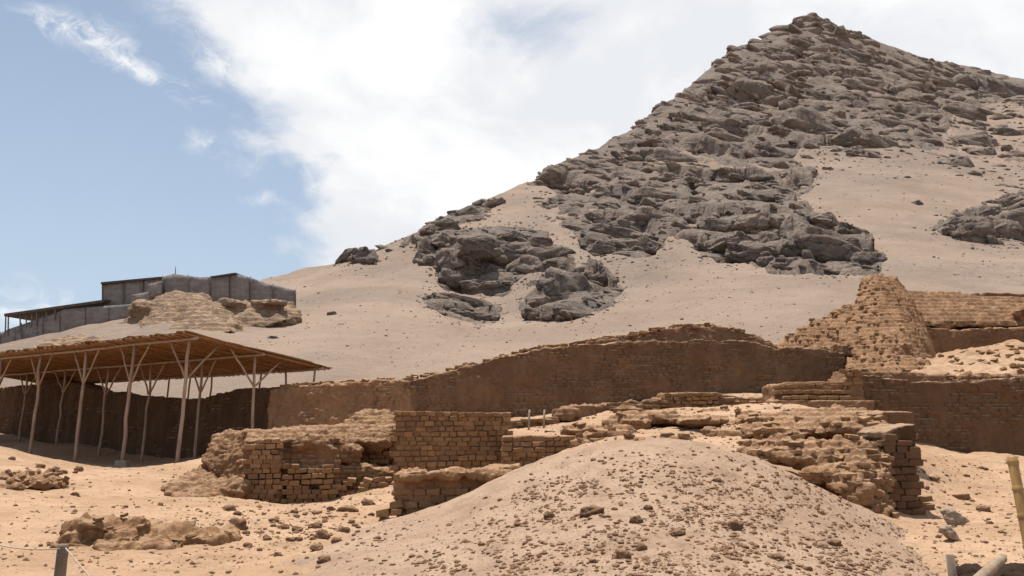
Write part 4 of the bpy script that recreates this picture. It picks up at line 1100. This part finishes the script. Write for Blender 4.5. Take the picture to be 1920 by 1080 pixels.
m3 = thing('stepped_brick_stub', 'short stepped brick stub where the great wall meets the right wall', 'ruin', T(1540, 775, 27))
mass('wall_body', [shell_slab([(1450, 720, 790, 27.8), (1500, 716, 790, 27.8), (1583, 716, 790, 27.8), (1590, 692, 790, 27.7), (1618, 692, 800, 27.6)], 1.4, .12), shell_slab([(1450, 748, 790, 27.2), (1640, 752, 800, 26.6)], 1.2, .1)], M['adobe'], .055, .135, (1, 0), .03, .05, .08, 1.2, .6, 1, 33, m3)
for r_ in range(5):
    d = 27.75 - r_ * .17
    course_face(m3, T(1448 - r_ * 2, 740, d), T(1616 + r_ * 4, 740, d), rows_z(d, (0, 720 + r_ * 11 + 8), (1, 720 + r_ * 11 + 8)), rows_z(d, (0, 720 + r_ * 11), (1, 720 + r_ * 11 - 1)), .135, .34, lambda t, z: .93, .06, .05, 60, .06)
course_face(m3, T(1584, 740, 27.55), T(1617, 740, 27.55), rows_z(27.5, (0, 722), (1, 722)), rows_z(27.5, (0, 690), (1, 690)), .135, .3, lambda t, z: .95, .05, .03, 20, .05)
m4 = thing('eroded_adobe_mound', 'eroded lumpy heap of collapsed bricks just beyond the sand heap crest', 'ruin', T(1190, 835, 20.5))
mass('mound_body', [lump(1100, 808, 23.5, 110, 26, 2.2, 21), lump(1175, 795, 23, 90, 44, 1.8, 22), lump(1160, 815, 21.5, 90, 40, 1.4, 23), lump(1240, 786, 23.5, 110, 34, 2., 24), lump(1265, 826, 19.5, 80, 30, 1.0, 25), lump(1180, 838, 18.5, 110, 26, 1.2, 26), lump(1310, 790, 22, 110, 26, 2, 27), lump(1100, 832, 21, 70, 34, 1., 28)],
     M['adobe'], .045, .135, (1, 0), .035, .10, .16, 1.6, .55, 1, 34, m4)
m5 = thing('eroded_adobe_ruin', 'eroded stepped brick ruin falling away beside the shaded brick pillar', 'ruin', T(1560, 900, 17))
mass('ruin_body', [
    shell_hull([T(1390, 800, 20), T(1420, 780, 23), T(1560, 765, 24), T(1650, 772, 22), T(1660, 800, 19), T(1500, 815, 18.6), T(1400, 815, 19), T(1400, 850, 21), T(1650, 850, 21), T(1560, 780, 26), T(1660, 790, 25)]),
    shell_hull([T(1378, 838, 17.6), T(1400, 826, 18), T(1450, 822, 18), T(1520, 826, 17.6), T(1600, 820, 17.4), T(1660, 828, 17), T(1650, 870, 16.6), T(1450, 868, 16.4), T(1400, 856, 16.8), T(1660, 900, 18.5), T(1400, 890, 18.5)]),
    shell_hull([T(1505, 882, 16), T(1530, 858, 16.4), T(1600, 846, 16.6), T(1660, 838, 16.8), T(1672, 870, 16.2), T(1665, 975, 15.6), T(1620, 965, 15.4), T(1560, 925, 15.4), T(1660, 980, 17), T(1540, 930, 17)]),
    lump(1420, 862, 16.2, 80, 30, .7, 31), lump(1480, 860, 16, 90, 28, .7, 32), lump(1550, 890, 15.6, 90, 40, .8, 33), lump(1620, 930, 15.2, 80, 40, .7, 34), lump(1640, 955, 15.1, 60, 40, .6, 35), lump(1580, 910, 15.3, 70, 30, .6, 36), lump(1450, 815, 18.4, 90, 26, 1, 37), lump(1600, 800, 18.8, 110, 40, 1.2, 38)],
    M['adobe'], .04, .14, (.95, -.3), .06, .2, .24, 1.7, .3, 1, 35, m5, fine=3.2)
pil = thing('brick_pillar', 'square mud-brick pillar end, front coloured as shaded, standing alone before the right wall', 'pillar', T(1690, 965, 16.8))
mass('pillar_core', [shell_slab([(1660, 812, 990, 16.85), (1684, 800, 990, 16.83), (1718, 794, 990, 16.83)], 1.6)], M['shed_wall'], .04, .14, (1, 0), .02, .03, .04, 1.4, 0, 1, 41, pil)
course_face(pil, T(1655, 880, 16.8), T(1722, 880, 16.8), rows_z(16.8, (0, 968), (1, 965)), rows_z(16.8, (0, 822), (.3, 806), (.6, 800), (1, 796)), .14, .27, lambda t, z: .98, .06, .02, 80, .03, BRK_SHADED)
q0, q1 = T(1718, 880, 16.95), T(1718, 880, 16.95) + Vector((.02, 1.5, 0))
course_face(pil, q0, q1, rows_z(16.8, (0, 968), (1, 962)), rows_z(16.8, (0, 796), (1, 796)), .14, .27, lambda t, z: .95, .06, .02, 80, .03)
slabt = thing('brick_block', 'long sand-topped brick block lying behind the pillar top', 'ruin', T(1680, 795, 20.5))
mass('block_body', [shell_slab([(1636, 776, 800, 20.3), (1680, 771, 800, 20.3), (1715, 772, 800, 20.3)], 1.6)], M['adobe'], .05, .14, (1, 0), .03, .05, .06, 1.4, .2, 2, 42, slabt)

# loose courses on the worn ruins: bricks dropped on their surfaces
def scatter_bricks(parent, body, n, box, tilt=.12, yaw=.5, base=0., sc=1., push=.03):
    V_ = np.empty(len(body.data.vertices) * 3, np.float32); body.data.vertices.foreach_get('co', V_); V_ = V_.reshape(-1, 3)
    off = Vector(parent.location); bv = BVHTree.FromPolygons([tuple(v) for v in V_.tolist()], [tuple(p.vertices) for p in body.data.polygons])
    k = tries = 0
    while k < n and tries < n * 12:
        tries += 1; px, row = random.uniform(box[0], box[2]), random.uniform(box[1], box[3])
        r = bv.ray_cast(Vector((0, 0, EYE)) - off, pix_dir(px, row))
        if r[0] is None or r[1].z < -.2: continue
        p = r[0] + off; p.z = round((p.z) / .135) * .135 + random.uniform(-.01, .01); p.y += push
        brick(parent, p, base + random.gauss(0, yaw), tilt, (random.uniform(.6, 1.15) * sc, random.uniform(.8, 1.1) * sc, random.uniform(.75, 1.) * sc)); k += 1


scatter_bricks(m5, m5.children[0], 130, (1380, 775, 1670, 970), .14, .45, -.25, .8, .07)
scatter_bricks(m4, m4.children[0], 45, (1060, 780, 1330, 845), .15, .5, sc=.85, push=.06)
scatter_bricks(l1, l1.children[0], 80, (380, 800, 740, 940), .15, .4)
scatter_bricks(n1_, n1_.children[0], 18, (730, 880, 960, 960), .1, .3, sc=1.1)
scatter_bricks(pyr, pyr.children[0], 280, (1460, 520, 1760, 710), .06, .12, sc=.95, push=.11)
scatter_bricks(m1, m1.children[0], 30, (1040, 750, 1250, 800), .12, .3)

scatter_bricks(fillp, fillp.children[0], 45, (1765, 645, 1925, 705), .3, 1.5, sc=1.1)
m6 = thing('buried_wall_stubs', 'half-buried wall stubs and crumbled brick between low brick wall and stepped ruin', 'ruin', T(1420, 790, 23))
mass('stub_body', [shell_slab([(1372, 790, 830, 22.4), (1410, 778, 825, 23.2), (1460, 776, 820, 24)], .7, .3, 3.), shell_slab([(1440, 772, 810, 25.2), (1520, 776, 810, 24.8), (1600, 772, 810, 24.4)], .6, .3, 3.),
                   shell_slab([(1400, 770, 800, 26.4), (1412, 760, 800, 27), (1430, 768, 800, 27.2)], .6, .2, 2), shell_slab([(1320, 802, 835, 20.6), (1380, 806, 840, 19.8), (1430, 800, 840, 19.4)], .6, .4, 3.), lump(1405, 782, 24, 50, 30, 1.2, 91), lump(1350, 775, 26, 90, 16, 1.4, 92), lump(1500, 790, 22.5, 110, 20, 1.4, 93)],
     M['adobe'], .045, .135, (1, 0), .05, .15, .18, 1.6, .4, 1, 37, m6, fine=3.)
scatter_bricks(m6, m6.children[0], 50, (1310, 755, 1610, 830), .2, .5, sc=.85, push=.06)

# low crumbled lump at the lower left
ll = thing('eroded_adobe_lump', 'low crumbled lump of old mud brick on the open sand at lower left', 'ruin', T(250, 1040, 11))
mass('lump_body', [lump(175, 1005, 10.9, 130, 78, 1.0, 51), lump(240, 998, 11.2, 150, 62, 1.2, 52), lump(330, 1008, 11.2, 150, 50, 1.1, 53), lump(250, 1030, 10.7, 200, 44, .9, 54), lump(400, 1012, 11.4, 90, 30, .9, 55), lump(135, 1022, 10.6, 60, 50, .7, 56)],
     M['adobe_red'], .03, .13, (1, 0), .04, .13, .2, 2.4, .3, 1, 51, ll, fine=4.)
scatter_bricks(ll, ll.children[0], 24, (110, 955, 440, 1050), .3, 1.5, sc=.4, push=.05)
lr = thing('rubble_bank', 'patch of broken brick rubble on the bank at the left edge', 'rubble', T(60, 910, 19.5))
mass('rubble_body', [lump(20, 915, 19.5, 90, 16, 1.2, 61), lump(70, 905, 20, 110, 16, 1.4, 62), lump(40, 895, 20.8, 110, 16, 1.8, 63)], M['adobe_red'], .04, .13, (1, 0), .03, .26, .14, 2., .2, 1, 52, lr, fine=3.5)
scatter_bricks(lr, lr.children[0], 34, (0, 880, 130, 925), .5, 1.5, sc=.6)
bk = thing('sand_bank', 'sloping clay bank with broken edge beside the left ruin', 'bank', T(400, 920, 22))
mass('bank_body', [shell_hull([T(300, 918, 21.5), T(360, 880, 24), T(400, 862, 24.5), T(440, 880, 23.4), T(462, 908, 22.2), T(455, 938, 21.4), T(400, 928, 21), T(330, 938, 20.5), T(460, 940, 23), T(380, 930, 25)]), lump(440, 918, 21.6, 60, 36, 1, 71)], M['adobe'], .04, .13, (1, 0), .02, .2, .2, 1.6, .2, 1, 53, bk, fine=3.)

# ------------------------------------------------------------------ loose stones and clods
CM = [rock_mesh('clod', 40 + k, 3, .34, ang=.85) for k in range(12)]
for m_ in CM: m_.materials.append(M['clod'])
PM = [crag_mesh('pale_rock', 60 + k) for k in range(2)]
for m_ in PM: m_.materials.append(M['pale_rock'])


def stone(px, row, w, h, label, cat='stone', name='clod', group=None, meshes=CM, sink=.25, flat_=False):
    r = hit(px, row + h * .3)
    if r is None: return
    s = (r[0] - Vector((0, 0, EYE))).length / FOC
    o = bpy.data.objects.new(name, random.choice(meshes)); COL.objects.link(o)
    o.scale = (w * .5 * s, (w * .35 + h * .3) * .5 * s * 1.2, h * .5 * s)
    o.location = r[0] + Vector((0, .02, h * .5 * s * (1 - 2 * sink) * .8))
    o.rotation_euler = (random.gauss(0, .2), random.gauss(0, .15), random.uniform(-.5, .5) + (math.pi if random.random() < .5 else 0))
    return tag(o, label, cat, group)


for a in ((1110, 958, 46, 20, 'largest reddish brick fragment on the middle of the sand heap'), (1030, 967, 20, 15, 'squarish clod left of the largest brick fragment on the sand heap'),
          (972, 984, 19, 9, 'flat oval clod low on the left flank of the sand heap'), (1195, 976, 22, 18, 'rounded clod right of the largest brick fragment on the sand heap'),
          (1168, 1041, 28, 18, 'orange-brown clod near the bottom middle of the sand heap'), (1272, 1000, 26, 14, 'pale twin clod on the right half of the sand heap'),
          (1380, 986, 26, 22, 'dark tilted clod on the right half of the sand heap'), (1204, 1026, 20, 16, 'dark clod up and right of the orange-brown clod'),
          (1216, 952, 16, 12, 'small clod above the rounded clod on the sand heap'), (1565, 1020, 20, 16, 'lone clod on the right foot of the sand heap'), (1455, 1045, 26, 14, 'flat reddish clod at the lower right of the sand heap'),
          (147, 880, 13, 11, 'pale orange stone at the edge of the shelter shadow'), (592, 1028, 24, 16, 'dark round clod among the debris on the pale sand'), (607, 1050, 24, 14, 'pale flat clod below the dark round clod'),
          (604, 1003, 26, 18, 'reddish clod above the dark round clod'), (590, 986, 24, 12, 'flat brown clod at the top of the debris'), (500, 1010, 16, 12, 'small lone clod left of the debris'), (445, 985, 34, 26, 'large lumpy clod at the left end of the debris field'),
          (520, 1040, 14, 9, 'tiny dark clod below the debris'), (690, 943, 24, 14, 'rounded clod in front of the low broken wall'), (650, 955, 34, 14, 'broad flat clod pile left of the low broken wall'), (372, 1008, 34, 22, 'brown clod at the tail of the crumbled lump'),
          (300, 946, 9, 6, 'tiny dark stone on the path to the shelter'), (235, 950, 8, 6, 'one of two tiny dark stones side by side on the path')):
    stone(*a)
for px, row, w, lab in ((1738, 934, 24, 'upper brick of the two stacked beside the pillar'), (1739, 948, 23, 'lower brick of the two stacked beside the pillar'), (1806, 930, 24, 'single brick lying on sand right of the stacked bricks'), (1680, 966, 10, 'reddish brick end at the foot of the pillar')):
    r = hit(px, row + 6); s = (r[0] - Vector((0, 0, EYE))).length / FOC; k = w * s / .3
    o = brick(None, r[0] + Vector((0, .05, .055 + (.12 if 'upper' in lab else 0))), .1, .05, (k, 1, max(.7, k * .8)), 'loose_brick'); tag(o, lab, 'brick')
r = hit(1738, 954); bpy.data.objects['loose_brick'].location = r[0] + Vector((0, .08, .19))
stone(1790, 970, 54, 40, 'pale grey jagged rock with pinkish face right of the pillar', 'rock', 'pale_rock', None, PM, .15)
stone(1782, 1003, 52, 32, 'low whitish crumbly rock in front of the jagged pale rock', 'rock', 'pale_rock', None, PM, .15)
stone(1846, 955, 20, 13, 'small reddish clod right of the jagged pale rock', 'stone')
stone(1752, 898, 14, 10, 'small ochre clod on the slope of the far right hump', 'stone')
random.seed(31)
for k in range(60):
    px, row = random.uniform(880, 1640), random.uniform(870, 1075)
    if row < np.interp(px, [880, 960, 1080, 1250, 1380, 1500, 1640], [985, 900, 860, 850, 862, 915, 985]): continue
    w = 7.5 + 8 * random.random() ** 2; stone(px, row, w, w * .62, 'small brown clod on the pebbly face of the sand heap', 'stone', 'clod', 'small clods on the sand heap')
for k in range(46):
    px, row = random.gauss(560, 90), random.gauss(985, 28)
    if not (400 < px < 720 and 930 < row < 1060): continue
    w = 7 + 16 * random.random() ** 3; stone(px, row, w, w * .65, 'small brown clod in the debris field left of the sand heap', 'stone', 'clod', 'small clods in the debris field')
for k in range(26):
    px, row = random.gauss(70, 40), random.gauss(895, 15)
    if px < 0: continue
    w = random.uniform(7, 14); stone(px, row, w, w * .65, 'small broken clod on the rubble bank at the left edge', 'stone', 'clod', 'clods on the left rubble bank')
for k in range(20):
    px, row = random.uniform(1735, 1915), random.uniform(870, 1030)
    w = random.uniform(6, 11); stone(px, row, w, w * .6, 'small stone on the open sand right of the pillar', 'stone', 'clod', 'stones right of the pillar')


def gravel(name, label, n, pick, smin, smax, mat, seed, which=(0, 1)):
    random.seed(seed); pts, sz = [], []
    while len(pts) < n:
        px, row = pick()
        r = hit(px, row, (0, 1))
        if r is None or r[2] not in which: n -= 1; continue
        pts.append(tuple(r[0])); sz.append((smin + (smax - smin) * random.random() ** 4) * (.6 + .4 * r[1] / 10))
    tag(link(name, stones_mesh(name, pts, sz, None, seed, .75), mat), label, kind='stuff')


def pick_mound():
    while True:
        px, row = random.uniform(640, 1790), random.uniform(838, 1090)
        lim = np.interp(px, [640, 800, 880, 960, 1080, 1250], [1085, 1015, 960, 885, 850, 838])
        if row > lim and (row > lim + 35 or random.random() < .4) and random.random() < np.interp(px, [640, 1000, 1400, 1790], [.5, .8, 1, .8]) * (.25 + 1.1 * float(sstep(fbm(np.array([[px / 90., row / 45., 2.]]), 3, .6), -.25, .35)[0])): return px, row


gravel('gravel', 'pebbles and crumbs covering the sand heap', 9500, pick_mound, .005, .036, M['clod'], 5, (1,))
gravel('gravel', 'crumbs of brick strewn over the sand left of the heap', 1500, lambda: (random.gauss(540, 150), random.gauss(985, 40)), .008, .04, M['clod'], 6)
gravel('gravel', 'crumbs of earth on the sand before the shelter', 900, lambda: (random.uniform(-20, 460), random.uniform(870, 1075)), .006, .035, M['clod'], 7, (0,))
gravel('gravel', 'crumbs of earth on the sand right of the pillar', 900, lambda: (random.uniform(1700, 1930), random.uniform(855, 1075)), .006, .035, M['clod'], 8)
gravel('gravel', 'brick crumbs among the worn walls', 1300, lambda: (random.uniform(1000, 1660), random.uniform(740, 860)), .012, .05, M['clod'], 9, (0,))

# ------------------------------------------------------------------ posts, poles and ropes in front
gp = T(118, 1020, 7.0); gzp = ground_z(gp.x, gp.y)
fp = thing('rope_post', 'short grey wooden rope post at the lower left', 'post', (gp.x, gp.y, gzp))
tube('post_shaft', [(gp.x - .01, gp.y, gzp - .3), (gp.x, gp.y, gzp + .35), (gp.x + .004, gp.y, gp.z - .02), (gp.x + .004, gp.y, gp.z)], [.047, .045, .043, .036], M['wood_grey'], fp, 12)
tube('band', [(gp.x + .003, gp.y, gp.z - .10), (gp.x + .003, gp.y, gp.z - .07)], .0455, M['pole_grey'], fp, 12)
def sag(a, b_, s, n=14): return [Vector(a).lerp(Vector(b_), i / n) + Vector((0, 0, -s * 4 * (i / n) * (1 - i / n))) for i in range(n + 1)]
kp = Vector((gp.x, gp.y - .045, gp.z - .03))
o = tube('rope', sag(kp, T(-160, 935, 8.5), .16), .0062, M['rope'], None, 6); tag(o, 'thin pale rope sagging left from the rope post', 'rope')
o = tube('rope', sag(kp + Vector((.04, .02, 0)), T(330, 1240, 5.2), .03), .0062, M['rope'], None, 6); tag(o, 'thin pale rope running down right from the rope post', 'rope')
o = tube('rope', sag(T(-160, 1010, 6.2), T(90, 1110, 5.6), .02), .006, M['rope'], None, 6); tag(o, 'thin rope crossing the bottom left corner of the sand', 'rope')

bp_, bt_ = T(1952, 1140, 6.6), T(1897, 856, 6.9); bt = thing('bamboo_pole', 'leaning yellow bamboo pole at the right edge', 'pole', bp_)
ptsb, rad = [], []
for i in range(66):
    t = i / 65; ptsb.append(bp_.lerp(bt_, t)); ph = (t * 5.2) % 1; rad.append(.043 + (.008 if ph < .07 or ph > .96 else 0) - .004 * t)
tube('culm', ptsb, rad, M['bamboo'], bt, 14)
tube('hollow_shade', [bt_ + (bt_ - bp_).normalized() * .001, bt_ + (bt_ - bp_).normalized() * .004], .028, M['thatch_shade'], bt, 12)  # dark disc on the solid end paints in the shade of the bore
sp = T(1781, 1040, 7.2); o = tube('wooden_stake', [(sp.x + .02, sp.y, sp.z - .6), (sp.x, sp.y, sp.z)], [.036, .034], M['wood_grey'], None, 10); tag(o, 'short grey stake at the bottom right beside the pit', 'stake')
pe, pf = T(1880, 1046, 7.0), T(1815, 1105, 6.4); o = tube('fallen_pole', [pf, pf.lerp(pe, .5), pe.lerp(pf, .02), pe], [.045, .043, .04, .03], M['pole_pale'], None, 12); tag(o, 'pale peeled pole lying across the pit edge at the bottom right', 'pole')
th = thing('pit_edge', 'fibrous lip, darkened for shade, of a dug pit at the bottom right corner', 'pit', T(1870, 1085, 7.2))
mass('pit_lip', [lump(1835, 1074, 7.5, 90, 26, .5, 81), lump(1910, 1078, 7.4, 120, 34, .5, 82), lump(1880, 1100, 7., 200, 50, .6, 83)], M['thatch_shade'], .025, .2, (1, 0), 0, .06, .05, 4, 0, 1, 61, th, fine=9.)
